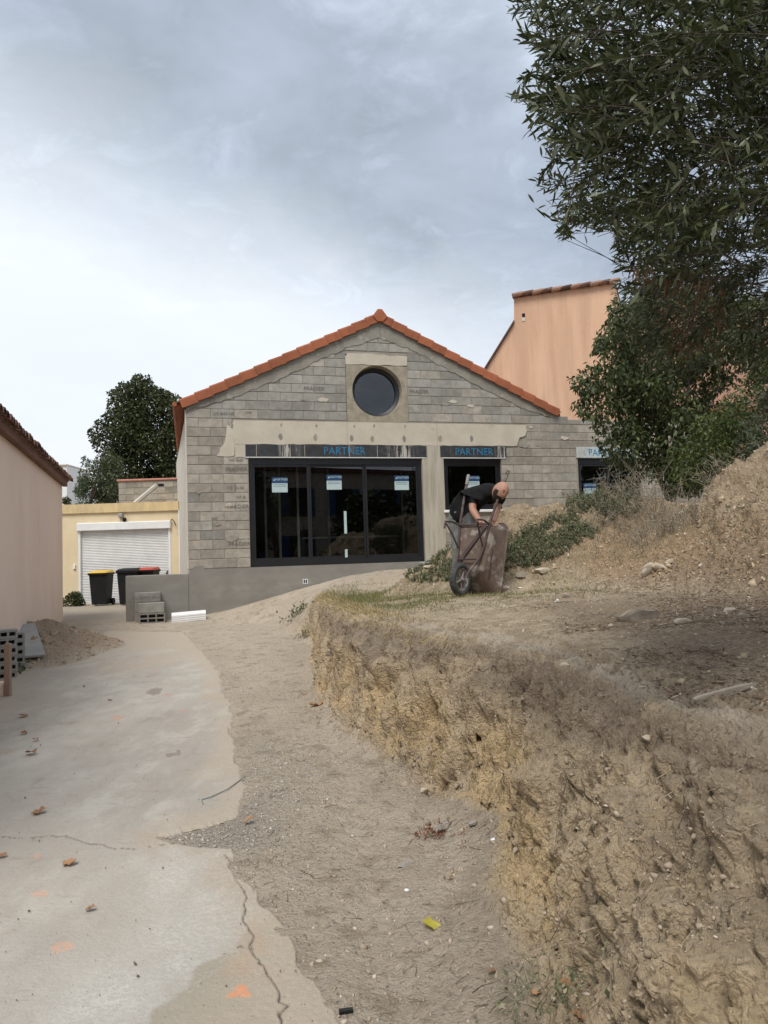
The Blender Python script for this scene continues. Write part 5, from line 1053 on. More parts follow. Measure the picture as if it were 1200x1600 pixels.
# ------------------------------------------------------------------ the man
SKIN = mat('skin', (.38, .205, .14), (.32, .165, .11), 6, 4, .55, .1, 90, spec=.4)
SHIRT = mat('black_cotton', (.013, .013, .014), (.021, .021, .022), 10, 6, .95, .5, 25, spec=.1)
JEANS = mat('faded_denim', (.20, .215, .20), (.13, .14, .135), 6, 7, .92, .6, 30, c3=(.28, .28, .25), scale3=6)
BEARD = mat('dark_beard', (.018, .013, .010), (.03, .022, .017), 40, 5, .95, .6, 200)
BOOT = mat('dusty_boot', (.12, .095, .07), (.08, .065, .05), 8, 5, .9, .3, 40)
def man():
    Yh = 9.55
    hip = at_y(722, 797, Yh); gx_, gy_ = hip.x, hip.y
    zg = gz(gx_, gy_+.05); root = thing('person', 'man in black t-shirt and faded grey jeans bending over the wheelbarrow', 'person', (gx_, gy_, zg))
    o = Vector((gx_, gy_, zg)); hz = hip.z-zg-.02
    sh = at_y(760, 768, 9.22)-o                      # middle between the shoulders
    hd = at_y(782, 768, 9.02)-o
    lh, rh = at_y(752, 819, 9.0)-o, at_y(771, 817, 8.98)-o   # hands on the tray rim
    lat = Vector((.80, -.60, 0)).normalized()        # his left-to-right axis as seen: towards the right and nearer
    pel = Vector((0, 0, hz)); spi = pel.lerp(sh, .38)+Vector((-.03, .03, .07)); che = pel.lerp(sh, .78)+Vector((-.02, .02, .055)); nek = sh.lerp(hd, .38)+Vector((0, .02, .0))
    vs, es, rs, part = [], [], [], []
    def add(p, r, par, pt):
        vs.append(tuple(p)); rs.append(r if isinstance(r, tuple) else (r, r)); part.append(pt)
        if par is not None: es.append((par, len(vs)-1))
        return len(vs)-1
    ip = add(pel, (.185, .150), None, 'j'); i1 = add(spi, (.180, .150), ip, 's'); i2 = add(che, (.215, .165), i1, 's'); i2b = add(che.lerp(nek, .55), (.14, .115), i2, 's'); i3 = add(nek, (.066, .066), i2b, 'k'); add(nek.lerp(hd, .6), (.06, .06), i3, 'k')
    for sgn, foot in ((-1, Vector((-.09, .10, .0))), (1, Vector((.13, -.05, .0)))):
        h = pel+lat*(.10*sgn)+Vector((0, 0, -.06)); fz = gz(o.x+foot.x, o.y+foot.y)-zg; an = foot+Vector((0, 0, fz+.09))
        kn = h.lerp(an, .48)+Vector((.03, -.05, 0)); ih = add(h, (.118, .118), ip, 'j'); t = add(h.lerp(kn, .5), (.105, .105), ih, 'j'); k = add(kn, (.086, .088), t, 'j'); c = add(kn.lerp(an, .35), (.082, .082), k, 'j'); a = add(an, (.075, .075), c, 'j'); add(an+Vector((.07, -.10, -.055)), (.045, .038), a, 'b'); add(an+Vector((.12, -.17, -.065)), (.04, .028), len(vs)-1, 'b')
    hands = []
    for sgn, hand in ((-1, lh), (1, rh)):
        s = sh+lat*(.185*sgn)+Vector((0, 0, -.02)); L = (hand-s); el = s+L*.50+Vector((.04*sgn, .06, 0))+Vector((-.02, 0, 0)); wr = el.lerp(hand, .80)
        i = add(s, (.092, .098), i2, 's'); m = add(s.lerp(el, .45), (.082, .082), i, 's'); m2 = add(s.lerp(el, .62), (.056, .056), m, 'k'); e = add(el, (.050, .050), m2, 'k'); f = add(el.lerp(wr, .35), (.050, .050), e, 'k'); wv = add(wr, (.034, .034), f, 'k'); add(hand, (.038, .024), wv, 'k'); hands.append((wr, hand))
    me = bpy.data.meshes.new('body'); me.from_pydata(vs, es, []); me.update(); ob = bpy.data.objects.new('body', me); COL.objects.link(ob)
    md = ob.modifiers.new('skin', 'SKIN'); md.use_smooth_shade = True
    sv = me.skin_vertices[0].data if me.skin_vertices else None
    if sv is None:
        bm = bmesh.new(); bm.from_mesh(me); bm.verts.layers.skin.verify(); bm.to_mesh(me); bm.free(); sv = me.skin_vertices[0].data
    for k, r in enumerate(rs): sv[k].radius = r; sv[k].use_root = (k == 0)
    ss = ob.modifiers.new('sub', 'SUBSURF'); ss.levels = 3; ss.render_levels = 3
    dg = bpy.context.evaluated_depsgraph_get(); m2 = bpy.data.meshes.new_from_object(ob.evaluated_get(dg)); bpy.data.objects.remove(ob)
    bm = bmesh.new(); bm.from_mesh(m2)
    # cloth folds
    co = np.array([v.co[:] for v in bm.verts]); segs = [(np.array(vs[a]), np.array(vs[b]), part[b], sum(rs[a])/2, sum(rs[b])/2) for a, b in es]
    def near_part(P):
        best = np.full(len(P), 9.0); lab = np.zeros(len(P), int)
        for a, b, pt, ra, rb in segs:
            ab = b-a; t = np.clip(((P-a) @ ab)/(ab @ ab+1e-9), 0, 1); d = np.linalg.norm(P-a-t[:, None]*ab, axis=1)-(ra+(rb-ra)*t); q = d < best; best[q] = d[q]; lab[q] = 'jskb'.index(pt)
        return lab
    lab = near_part(co); nz = fbm(co*[9, 9, 5], 3)
    for k, v in enumerate(bm.verts):
        if lab[k] in (0, 1): v.co += v.normal*(.012*nz[k]+.006)
    fl = near_part(np.array([f.calc_center_median()[:] for f in bm.faces]))
    cz = np.array([f.calc_center_median().z for f in bm.faces])
    for k, f in enumerate(bm.faces): f.material_index = int({0: 2, 1: 1, 2: 0, 3: 3}[int(fl[k])]); f.smooth = True
    for v in list(bm.verts):
        pass
    # fingers: chains rooted in the palm, curled over the rim
    def tube_bm(path, r, n=6):
        t = MB().tube(path, r, n); vv = [bm.verts.new(p) for p in t.v]
        for q in t.f:
            try: ff = bm.faces.new([vv[i] for i in q]); ff.material_index = 0; ff.smooth = True
            except ValueError: pass
    for wr, hand in hands:
        d = (hand-wr).normalized(); side = d.cross(Vector((0, 1, .2))).normalized(); palm = Vector((0, -1, 0)); palm = (palm-d*palm.dot(d)).normalized()
        for k, L in enumerate((.066, .076, .070, .054)):
            b = hand+side*(.030-.020*k)-d*.005; k1 = b+d*L*.5-palm*.006; k2 = k1+d*L*.32+palm*.018; k3 = k2+palm*.024+d*.004; tube_bm([b-d*.02, b, k1, k2, k3], [.009, .0095, .009, .008, .0065])
        b = wr.lerp(hand, .55)+side*.028; tube_bm([b-side*.012, b+side*.018+d*.012, b+side*.024+d*.038+palm*.012, b+side*.018+d*.058+palm*.022], [.011, .011, .010, .0075])
    # head
    up = Vector((.50, -.12, .80)).normalized(); fw = Vector((.40, -.72, -.42)); fw = (fw-up*fw.dot(up)).normalized(); rt = fw.cross(up)
    nu, nv = 28, 20; hv = []
    for i in range(nv+1):
        th = math.pi*i/nv
        for j in range(nu):
            ph_ = 2*math.pi*j/nu; x = math.sin(th)*math.cos(ph_); y = math.sin(th)*math.sin(ph_); z = math.cos(th)      # x forward, y right, z up
            rx, ry, rz = .110, .086, .128
            if z < 0: ry *= 1-.22*z*z; rx *= 1-.10*z*z
            X, Yc, Zc = x*rx, y*ry, z*rz
            if x > .6: X += .020*math.exp(-((y/.17)**2+((z+.12)/.16)**2)); X -= .010*math.exp(-(((abs(y)-.36)/.15)**2+((z-.06)/.10)**2)); X += .007*math.exp(-((z-.24)/.10)**2); X += .006*math.exp(-((y/.3)**2+((z+.46)/.07)**2)); X += .010*math.exp(-((y/.35)**2+((z+.85)/.2)**2))
            hv.append(hd+fw*(X-.005)+rt*Yc+up*Zc)
    hb = [bm.verts.new(p) for p in hv]
    for i in range(nv):
        for j in range(nu):
            q = [hb[i*nu+j], hb[(i+1)*nu+j], hb[(i+1)*nu+(j+1) % nu], hb[i*nu+(j+1) % nu]]
            try: ff = bm.faces.new(q); ff.material_index = 0; ff.smooth = True
            except ValueError: pass
    for s in (-1, 1):
        e0 = hd+rt*(.074*s)-fw*.005; tube_bm([e0+up*.028, e0+rt*.012*s-fw*.012+up*.012, e0+rt*.010*s-fw*.008-up*.018, e0-up*.03+fw*.004], [.006, .011, .010, .006])
    m2.materials.clear()
    for mm in (SKIN, SHIRT, JEANS, BOOT): m2.materials.append(mm)
    bm.to_mesh(m2); bm.free()
    link('body', m2, None, root)
    bv = []; bf = []                                   # beard and cropped side hair as a close shell
    B = MB()
    for i in range(nv+1):
        for j in range(nu):
            p = hv[i*nu+j]-hd; c = p.normalized(); k = 1.045; B.v.append(tuple(hd+p*k+fw*.003))
    for i in range(nv):
        for j in range(nu):
            th = math.pi*(i+.5)/nv; ph_ = 2*math.pi*(j+.5)/nu; x = math.sin(th)*math.cos(ph_); y = math.sin(th)*math.sin(ph_); z = math.cos(th)
            if (z < -.42 and x > -.1 and not (z > -.56 and abs(y) < .16 and x > .5)) or (abs(y) > .62 and -.62 < z < .05 and -.15 < x < .45): B.f.append((i*nu+j, (i+1)*nu+j, (i+1)*nu+(j+1) % nu, i*nu+(j+1) % nu))
    B.build('beard', BEARD, root, smooth=True)
    for s in (-1, 1):
        e = hd+fw*.088+rt*(.030*s)+up*.008; MB().lathe([(.0, -.010), (.007, -.006), (.010, 0), (.007, .006), (0, .010)], 8, 'z', e).build('eye', BEARD, root)
        MB().tube([hd+fw*.096+rt*(.014*s)+up*.026, hd+fw*.094+rt*(.034*s)+up*.031, hd+fw*.082+rt*(.05*s)+up*.025], .005, 5).build('eyebrow', BEARD, root)
    # belt and hem
    return root
MAN = man()
# ------------------------------------------------------------------ wheelie bins by the shutter
def wheelie(px, py, Y, lid_m, label, yaw=0.0, h=.98, w=.50):
    p = at_y(px, py, Y); t = thing('wheelie_bin', label, 'bin', (p.x, Y, .36), yaw, group='wheelie bins by the garage')
    b = .80; d = .26; v = [(-w/2*b, -d*b, .04), (w/2*b, -d*b, .04), (w/2*b, d*b, .04), (-w/2*b, d*b, .04), (-w/2, -d, h-.08), (w/2, -d, h-.08), (w/2, d, h-.08), (-w/2, d, h-.08)]
    bo = MB().add(v, [(0, 3, 2, 1), (4, 5, 6, 7), (0, 1, 5, 4), (1, 2, 6, 5), (2, 3, 7, 6), (3, 0, 4, 7)]); bo.build('body', DARKP, t)
    MB().bbox(-w/2-.03, w/2+.03, -d-.04, d+.02, h-.115, h-.055, .012).build('rim', DARKP, t)
    MB().add([(-w/2-.02, -d-.05, h-.055), (w/2+.02, -d-.05, h-.055), (w/2+.02, d+.02, h-.055), (-w/2-.02, d+.02, h-.055), (-w/2+.03, -d, h-.012), (w/2-.03, -d, h-.012), (w/2-.03, d, h+.02), (-w/2+.03, d, h+.02)], [(0, 3, 2, 1), (4, 5, 6, 7), (0, 1, 5, 4), (1, 2, 6, 5), (2, 3, 7, 6), (3, 0, 4, 7)]).build('lid', lid_m, t)
    MB().tube([(-w/2+.03, d+.09, h-.07), (w/2-.03, d+.09, h-.07)], .017, 8).build('handle', DARKP, t)
    for s in (-1, 1):
        wh = MB().lathe([(.0, -.03), (.09, -.03), (.10, -.015), (.10, .015), (.09, .03), (0, .03)], 18, 'x', (s*(w/2*b+.05), d*b, .10)); wh.build('wheel', DARKP, t)
    return t
YLID = mat('yellow_lid', (.62, .40, .04), (.55, .35, .035), 5, 3, .5, 0); RLID = mat('red_lid', (.42, .055, .035), (.36, .05, .03), 5, 3, .5, 0)
wheelie(159, 948, 20.6, YLID, 'dark wheelie bin with a yellow lid before the roller shutter')
wheelie(203, 945, 20.4, DARKP, 'dark wheelie bin with a dark lid half hidden by the low wall', .05, 1.02, .54)
wheelie(231, 945, 20.7, RLID, 'dark wheelie bin with a red lid behind the low wall', -.05, 1.02, .52)
# ------------------------------------------------------------------ loose blocks against the low wall
def hollow_block(name, label, L, Wd, H, cells, loc, rot, m, group, rows=1, stamp=None):
    """block with its open cells facing -y; L along x, H along z, Wd deep"""
    t = thing(name, label, 'block', loc, group=group, rot=rot); g = .026; mb = MB(); rh = (H-g*(rows+1))/rows; cw = (L-g*(cells+1))/cells
    for r in range(rows+1): mb.box(0, L, 0, Wd, r*(rh+g), r*(rh+g)+g)
    for r in range(rows):
        for c in range(cells+1): mb.box(c*(cw+g), c*(cw+g)+g, .001, Wd-.001, r*(rh+g)+g, (r+1)*(rh+g))
        mb.box(g, L-g, Wd-.03, Wd-.002, r*(rh+g)+g, (r+1)*(rh+g))
    mb.build('shell', m, t); return t
def solid_block(label, loc, rot, m, stamp=None, L=.5, Wd=.2, H=.2, group='loose blocks by the low wall'):
    t = thing('concrete_block', label, 'block', loc, group=group, rot=rot); MB().bbox(0, L, 0, Wd, 0, H, .008).build('body', m, t)
    if stamp: lettering(stamp, .085, INK, t, L/2, -.003, H/2, flip=True)
    return t
bq = at_z(205, 971, .37); fx = lambda u, v, z: Vector((FX+CU*u-SU*v, FY+SU*u+CU*v, z))
zb_ = gz(*fx(-.9, -.3, 0)[:2])-.01
hollow_block('hollow_block', 'hollow concrete block on the ground with open cells, below a solid block', .5, .2, .2, 3, fx(-.97, -.50, zb_), (0, 0, TH-.03), BLOCKG, 'loose blocks by the low wall', rows=2)
solid_block('plain concrete block resting on the hollow block by the low wall', fx(-.985, -.47, zb_+.202), (0, 0, TH-.02), BLOCKG)
for k in range(3): solid_block(['grey block at the bottom of the stack behind the hollow block', 'grey block in the middle of the stack against the low wall', 'grey block with an upside down stamp on top of the stack'][k], fx(-1.06, -.24, zb_+.202*k), (0, 0, TH+.01), BLOCKG, '40 NF 20x50 CE' if k == 2 else None)
# white wrapped gutter length half buried in the dirt
ga, gb = at_z(268, 962, .44), at_z(320, 953, .60); ga = at_y(268, 960, 14.55); gb = at_y(321, 952, 14.75); ga.z = gz(ga.x, ga.y)+.07; gb.z = gz(gb.x, gb.y)+.07; dg_ = gb-ga
t = thing('gutter_length', 'white plastic wrapped gutter length lying on the dirt by the low wall', 'gutter', ga, math.atan2(dg_.y, dg_.x)); Lg = math.hypot(dg_.x, dg_.y); sl_ = dg_.z; n = 6
prof = [(-.10, -.08), (.10, -.08), (.10, .06), (.06, .11), (-.06, .11), (-.10, .06)]; mb = MB(); v = [(0, y, z) for y, z in prof]+[(Lg, y, z+sl_) for y, z in prof]
mb.add(v, [(k, (k+1) % n, (k+1) % n+n, k+n) for k in range(n)]+[tuple(range(n)), tuple(range(2*n-1, n-1, -1))]); mb.build('body', WHITEP, t)
for k in range(3): MB().tube([(.02, -.101, -.04+.04*k), (Lg*.98, -.101, -.04+.04*k+sl_)], .006, 5).build('fold', WHITEP, t)
# ------------------------------------------------------------------ stack of thin hollow blocks, stake and board at the left
sx_, sy_ = at_y(-2, 1060, 8.7).x, 8.7; zg_ = gz(sx_, sy_); lv = ['lowest', 'second', 'third', 'fourth', 'fifth', 'topmost']
for k in range(6): hollow_block('hollow_block', 'thin hollow block, %s of the stack beside the wooden stake' % lv[k], .5, .22, .1, 5, (sx_-.36+(.01 if k % 2 else 0), sy_+.05, zg_+.101*k), (0, 0, .62), SLATE, 'thin hollow blocks by the pink house', rows=1)
sx2, sy2 = at_y(14, 1040, 9.3).x, 9.3; zg2 = gz(sx2, sy2)
for k in range(5): hollow_block('hollow_block', 'thin hollow block, %s of the stack next to the sand pile' % lv[k if k < 4 else 5], .5, .22, .1, 5, (sx2-.34, sy2-.02, zg2+.101*k), (0, 0, .60), SLATE, 'thin hollow blocks by the pink house', rows=1)
pk = gpix(12, 1088); t = thing('wooden_stake', 'weathered pinkish stake standing beside the stacked hollow blocks', 'stake', pk)
MB().bbox(-.032, .032, -.03, .03, -.1, .58, .008).build('post', mat('pinkish_board', (.36, .25, .19), (.27, .19, .145), 8, 6, .9, .3, 60, stretch=(1, 1, .2)), t)
t = thing('low_kerb_wall', 'short pinkish kerb wall below the stacked hollow blocks', 'wall', (pk.x-.42, pk.y-.10, gz(pk.x-.4, pk.y)-.05), .25); MB().bbox(-.7, .40, 0, .18, 0, .20, .02).build('body', PINK, t)
b0 = gpix(53, 1031, .02); b1 = gpix(38, 990, .10); ax = (b1-b0); ax = ax.normalized(); sd_ = ax.cross(Vector((0, 0, 1))).normalized(); nn = sd_.cross(ax); t = thing('board', 'flat grey cement board leaning on the sand pile', 'board', b0)
t.matrix_world = Matrix.Translation(b0) @ Matrix((sd_, ax, nn)).transposed().to_4x4(); MB().bbox(-.14, .14, 0, max((b1-b0).length, .6), .02, .055, .006).build('panel', SLATE, t)
# ------------------------------------------------------------------ across the street, behind the camera (seen in the glass)
hs = thing('street_house', 'beige house with dark blue shutters reflected in the sliding door glass', 'house', (5.0, -14, 0), 0.0)
MB().box(0, 17, -6, 0, 0, 7.2).build('wall', mat('beige_render', (.42, .37, .30), None, 2, 4, .9), hs); MB().box(-.3, 17.3, -6.3, .3, 7.2, 7.5).build('roof', OLDTILE, hs)
for xx in (2.0, 5.5, 9.0, 12.5):
    for z0_ in (1.0, 4.2):
        f_ = MB().box(xx, xx+1.3, .0, .06, z0_, z0_+1.9).build('window', DARKP, hs)
        MB().box(xx-.6, xx-.02, .01, .07, z0_, z0_+1.9).build('shutter', STICKB, hs); MB().box(xx+1.32, xx+1.9, .01, .07, z0_, z0_+1.9).build('shutter', STICKB, hs)
def back_tree(name, label, base, r, h, n, m):
    t = thing(name, label, 'tree', base); d = unit(rng.normal(size=(n, 3))); P = d*(rng.uniform(.6, 1, n)[:, None])*np.array([r, r, h*.42])*(1+.25*fbm(d*2.5, 3))[:, None]+np.array([0, 0, h*.58])
    o = link('crown', leaf_mesh('crown', P, unit(rng.normal(size=(n, 3))), unit(d+rng.normal(size=(n, 3))*.4), .32, .2, CARD), m, t); o['kind'] = 'stuff'; MB().tube([(0, 0, -.1), (.05, 0, h*.3), (0, 0, h*.6)], [.25, .2, .1], 8).build('trunk', BARK, t)
back_tree('offscreen_tree', 'dark bushy tree reflected in the left panes of the sliding door', (4.2, -7.0, 0), 2.6, 7.0, 5000, OAK)
back_tree('offscreen_tree', 'dark round tree reflected beside the beige house', (12.5, -6.5, 0), 2.2, 5.2, 4000, OAK)
back_tree('offscreen_tree', 'tall dark tree reflected at the far end of the glass', (17.0, -5.0, 0), 2.8, 8.0, 4000, OAK)
back_tree('offscreen_tree', 'broad dark tree added out of view to darken the side door glass', (21.0, 5.0, 0), 3.4, 8.0, 4000, OAK)  # added occluder: blocks the sky reflection in the side door panes
back_tree('offscreen_tree', 'round dark tree added unseen to keep bright sky off the side door', (14.0, 3.0, 0), 2.4, 6.0, 4000, OAK)  # second unseen occluder, added so the side door glass mirrors less sky
# ------------------------------------------------------------------ stones, rubble, litter
STONE = mat('pale_limestone', (.46, .40, .31), (.36, .30, .22), 6, 7, .95, .6, 40, c3=(.26, .20, .14), scale3=3)
GSTONE = mat('grey_stone', (.30, .255, .20), (.21, .175, .135), 6, 7, .95, .6, 40, c3=(.36, .30, .23), scale3=3)
def stone_mesh(seed, sx, sy, sz, sub=3):
    bm = bmesh.new(); bmesh.ops.create_icosphere(bm, subdivisions=sub, radius=1); co = np.array([v.co[:] for v in bm.verts]); R = np.random.default_rng(seed)
    P = co.copy()
    for k in range(13):                                    # facets
        n = R.normal(size=3); n /= np.linalg.norm(n); d = R.uniform(.42, .8); s = P @ n; P -= np.clip(s-d, 0, None)[:, None]*n
    P *= 1+.16*fbm(co*1.6+seed*7.1, 4)[:, None]+.04*fbm(co*6+seed, 3)[:, None]; P *= [sx, sy, sz]
    for v, p in zip(bm.verts, P): v.co = p
    me = bpy.data.meshes.new('stone'); bm.to_mesh(me); bm.free(); me.shade_smooth(); me.set_sharp_from_angle(angle=math.radians(24)); return me
def stone(px, py, wpx, ratio, label, m, yaw=0.0, deep=.7, seed=None, hr=None, cat='stone', name='stone', tilt=0.0):
    p = gpix(px, py); s = wpx/FPX*p.y/2; h = s*(hr or ratio)
    o = link(name, stone_mesh(seed or int(px*3+py), s, s*deep, h), m, None, (p.x, p.y+s*deep*.4, p.z+h*.42), (tilt, 0, yaw)); tag(o, label, cat); return o
stone(992, 970, 86, .26, 'long flat brown stone lying on the bank top', GSTONE, .05, .4, hr=.40, tilt=.1)
stone(1066, 974, 32, .42, 'pale rounded stone beside the long flat stone', STONE)
stone(1143, 956, 26, .45, 'pale stone farther back on the leaf litter', STONE)
stone(1160, 966, 28, .55, 'greyish lumpy stone next to dry twigs on the litter', GSTONE)
stone(1128, 975, 15, .5, 'small brown stone between twigs on the bank top', GSTONE)
stone(884, 1042, 17, .7, 'small pale angular stone at the rim of the bank', STONE)
stone(1014, 1157, 24, .8, 'angular pale stone stuck in the bank face', STONE, tilt=.8)
stone(910, 1105, 26, 1.0, 'lumpy brown stone bulging from the bank face', GSTONE)
stone(848, 896, 34, .4, 'pale flat limestone slab at the foot of the heap', STONE, .5, .5)
stone(818, 902, 40, .35, 'grey brown flat rock just right of the wheelbarrow', GSTONE, .4, .5)
stone(790, 921, 22, .5, 'small pinkish white lump beside the wheelbarrow', mat('pinkish_stone', (.55, .43, .36), (.48, .38, .31), 9, 5, .9, .4, 40))
stone(813, 919, 10, .5, 'tiny white stone in the grass near the wheelbarrow', WHITEW)
stone(872, 940, 11, .7, 'tiny bright white stone on the bank top', WHITEP)
stone(1012, 900, 44, .7, 'weathered pale rock sticking out of the heap foot', STONE, .6, .6, tilt=.5)
stone(1030, 893, 30, .8, 'pale slanted rock beside the weathered heap rock', STONE, -.4, .6, tilt=.6)
stone(1050, 880, 24, .6, 'small pale rock higher in the heap foot outcrop', STONE, .2, .6, tilt=.4)
stone(888, 933, 20, .5, 'brown stone at the edge of the orange soil', GSTONE)
stone(930, 938, 16, .5, 'small brown pebble on the bank top litter', GSTONE)
stone(955, 978, 14, .5, 'small pale chip before the long flat stone', STONE)
stone(662, 1240, 22, .65, 'rounded pale stone at the foot of the bank', STONE)
stone(515, 1022, 26, .6, 'grey stone embedded low in the bank nose', GSTONE)
stone(668, 888, 18, .5, 'small pale rock on the weedy slope by the column', STONE)
GREYC = mat('old_mortar', (.33, .30, .27), (.24, .21, .18), 8, 7, .95, .7, 40, c3=(.42, .39, .36), scale3=4)
stone(700, 1292, 54, .28, 'long broken grey mortar lump below the bank', GREYC, .85, .35, name='mortar_lump', cat='rubble')
stone(742, 1290, 26, .5, 'small slanted grey mortar chip below the bank', GREYC, .9, .4, name='mortar_lump', cat='rubble')
stone(636, 1354, 36, .4, 'dark broken crust of rubble on the dirt path', GREYC, .5, .5, name='mortar_lump', cat='rubble')
stone(770, 1314, 11, .5, 'tiny white scrap on the brown earth slope', WHITEP, name='scrap', cat='scrap')
stone(637, 1391, 10, .4, 'tiny white scrap on the dirt path', WHITEP, name='scrap', cat='scrap')
stone(742, 1386, 12, .6, 'small pale stone on the crumbled slope', STONE)
stone(500, 1506, 14, .6, 'small pale stone beside the concrete edge', STONE)
stone(386, 1352, 10, .5, 'small grey pebble beside the concrete crack', GSTONE)
# plank of weathered wood
a, b = gpix(1084, 1098), gpix(1184, 1074); d = b-a; t = thing('wood_splinter', 'grey weathered piece of wood lying on the bank rim', 'wood', a+Vector((0, 0, .012)), rot=(0, -math.atan2(d.z, math.hypot(d.x, d.y)), math.atan2(d.y, d.x)))
L = d.length; OLDW = mat('weathered_wood', (.36, .31, .25), (.24, .20, .155), 14, 7, .9, .6, 70, stretch=(.15, 1, 1)); prof = [(0, .010, .014), (.1, .013, .018), (.5, .015, .02), (.75, .012, .016), (.93, .008, .010), (1, .002, .003)]
v = []; f = []
for s, w, h in prof:
    for y, z in ((-w, -h*.5), (w, -h*.6), (w*1.1, h*.3), (w*.3, h), (-w*.8, h*.8)): v.append((s*L, y+.006*math.sin(s*9), z))
for i in range(len(prof)-1):
    for k in range(5): f.append((i*5+k, i*5+(k+1) % 5, (i+1)*5+(k+1) % 5, (i+1)*5+k))
f += [tuple(range(5)), tuple(range(29, 24, -1))]; MB().add(v, f).build('plank', OLDW, t)
# small finds on the ground
a = gpix(540, 1582); t = thing('black_cap', 'small black plastic tube end lying on the dirt path', 'plastic', a+Vector((0, 0, .008)), .15); MB().tube([(-.024, 0, 0), (.024, 0, 0)], .0085, 10).build('tube', DARKP, t)
a = gpix(318, 1258); t = thing('tie_wire', 'bent teal tie wire lying across the concrete edge', 'wire', a+Vector((0, 0, .006))); q = [gpix(*p)-a+Vector((0, 0, .012)) for p in ((318, 1262), (316, 1254), (330, 1250), (355, 1236), (383, 1217))]; MB().tube(q, .0028, 6).build('wire', mat('teal_wire', (.14, .19, .19), None, 5, 3, .6), t)
q = [gpix(*p)-a+Vector((0, 0, .006)) for p in ((318, 1260), (330, 1262), (345, 1262))]; MB().tube(q, .003, 5).build('knot', mat('teal_cord', (.22, .30, .31), None, 5, 3, .8), t)
# ------------------------------------------------------------------ fallen leaves
FALL = leaf_mat('fallen_leaf_skin', (.24, .12, .055), (.36, .20, .10), (.20, .11, .06), .8, .1)
def curl_leaf(seed, s):
    R = np.random.default_rng(seed); n = 9; v = []; f = []
    for i in range(n):
        t = i/(n-1); w = math.sin(math.pi*min(1, t*.95+.04))**.7*(1+.25*math.sin(t*14+seed)); c = R.uniform(.2, .5)
        for j in (-1, -.5, 0, .5, 1): v.append(((t-.5)*s, j*w*s*.38, s*(c*.35*j*j*w+.12*math.sin(t*4+seed)+.03*R.normal())))
    for i in range(n-1):
        for j in range(4): f.append((i*5+j, i*5+j+1, (i+1)*5+j+1, (i+1)*5+j))
    me = bpy.data.meshes.new('fallen_leaf'); me.from_pydata(v, [], f); me.update(); me.shade_smooth(); fattr(me, 'rnd', np.full(len(v), R.random())); return me
LV = [(109, 1357, 26, 'curled brown dry leaf on the pale lower concrete slab'), (62, 1276, 22, 'flat brown dry leaf just above the long slab crack'), (48, 1181, 22, 'brown dry leaf lying flat by two smaller ones'), (55, 1161, 12, 'small brown leaf near the left side of the slab'), (36, 1150, 13, 'small brown leaf farther up the slab'), (38, 1123, 15, 'thin pale brown leaf near the stacked blocks'), (171, 1097, 9, 'tiny reddish leaf in the middle of the slab'), (4, 1344, 16, 'brown leaf cut by the photograph edge below the crack'), (388, 1288, 18, 'orange brown leaf on the grey gravel patch'), (770, 1521, 18, 'orange brown leaf on the dark earth by the weed tangle'), (884, 1540, 22, 'curled rust coloured leaf beside the weed tangle'), (905, 1592, 20, 'orange brown leaf under the weed tangle'), (495, 1101, 24, 'thin pinkish strip of bark on the dirt path'), (838, 1553, 20, 'dark rust leaf inside the weed tangle'), (140, 1428, 18, 'thin grey brown leaf stalk on the pale slab')]
for k, (px, py, w, lab) in enumerate(LV):
    p = gpix(px, py); s = w/FPX*p.y*.88; zz = p.z if px > 390 else max(p.z, float(zdrive(p.y))+.022); o = link('fallen_leaf', curl_leaf(k+3, s), FALL, None, (p.x, p.y, zz+.004+.10*s), (rng.uniform(-.15, .15), rng.uniform(-.15, .15), rng.uniform(-.6, .6))); tag(o, lab.replace('cut by the photograph edge', 'with a torn tip'), 'leaf', 'fallen leaves')
p = gpix(676, 1449); o = link('fallen_leaf', curl_leaf(77, .075), leaf_mat('yellow_leaf', (.42, .38, .05), (.48, .42, .07), None, .6, .2), None, (p.x, p.y, p.z+.015), (.3, .1, .2)); tag(o, 'yellow green fallen leaf on the dirt path', 'leaf', 'fallen leaves')
# ------------------------------------------------------------------ small scattered matter
OCT = np.array([(1, .1, 0), (.2, 1, .1), (-.9, .3, 0), (-.2, -1, .1), (.1, 0, .8), (0, .1, -.7), (.6, .6, .45), (-.5, -.5, .5)]); 
OCF = np.array([(0, 6, 4), (6, 1, 4), (1, 2, 4), (2, 7, 4), (7, 3, 4), (3, 0, 4), (0, 5, 1), (1, 5, 2), (2, 5, 3), (3, 5, 0), (0, 1, 6), (2, 3, 7)])
def pebbles(name, P, size, m, label, flat=.65):
    n = len(P); q = rng.normal(size=(n, 4)); q /= np.linalg.norm(q, axis=1)[:, None]; w, x, y, z = q.T
    Rm = np.stack([np.stack([1-2*(y*y+z*z), 2*(x*y-z*w), 2*(x*z+y*w)], -1), np.stack([2*(x*y+z*w), 1-2*(x*x+z*z), 2*(y*z-x*w)], -1), np.stack([2*(x*z-y*w), 2*(y*z+x*w), 1-2*(x*x+y*y)], -1)], 1)
    T = OCT[None]*rng.uniform(.7, 1.3, (n, 8, 1)); V = np.einsum('nij,nkj->nki', Rm, T*np.array([1, .8, flat]))*size[:, None, None]+P[:, None, :]
    me = np_mesh(name, V.reshape(-1, 3), (OCF[None]+(np.arange(n)*8)[:, None, None]).reshape(-1, 3), 3); fattr(me, 'rnd', np.repeat(rng.random(n), 8)); o = link(name, me, m); tag(o, label, kind='stuff'); return o
def peb_mat(name, a, b, c): return leaf_mat(name, a, b, c, .95, 0.0, .2)
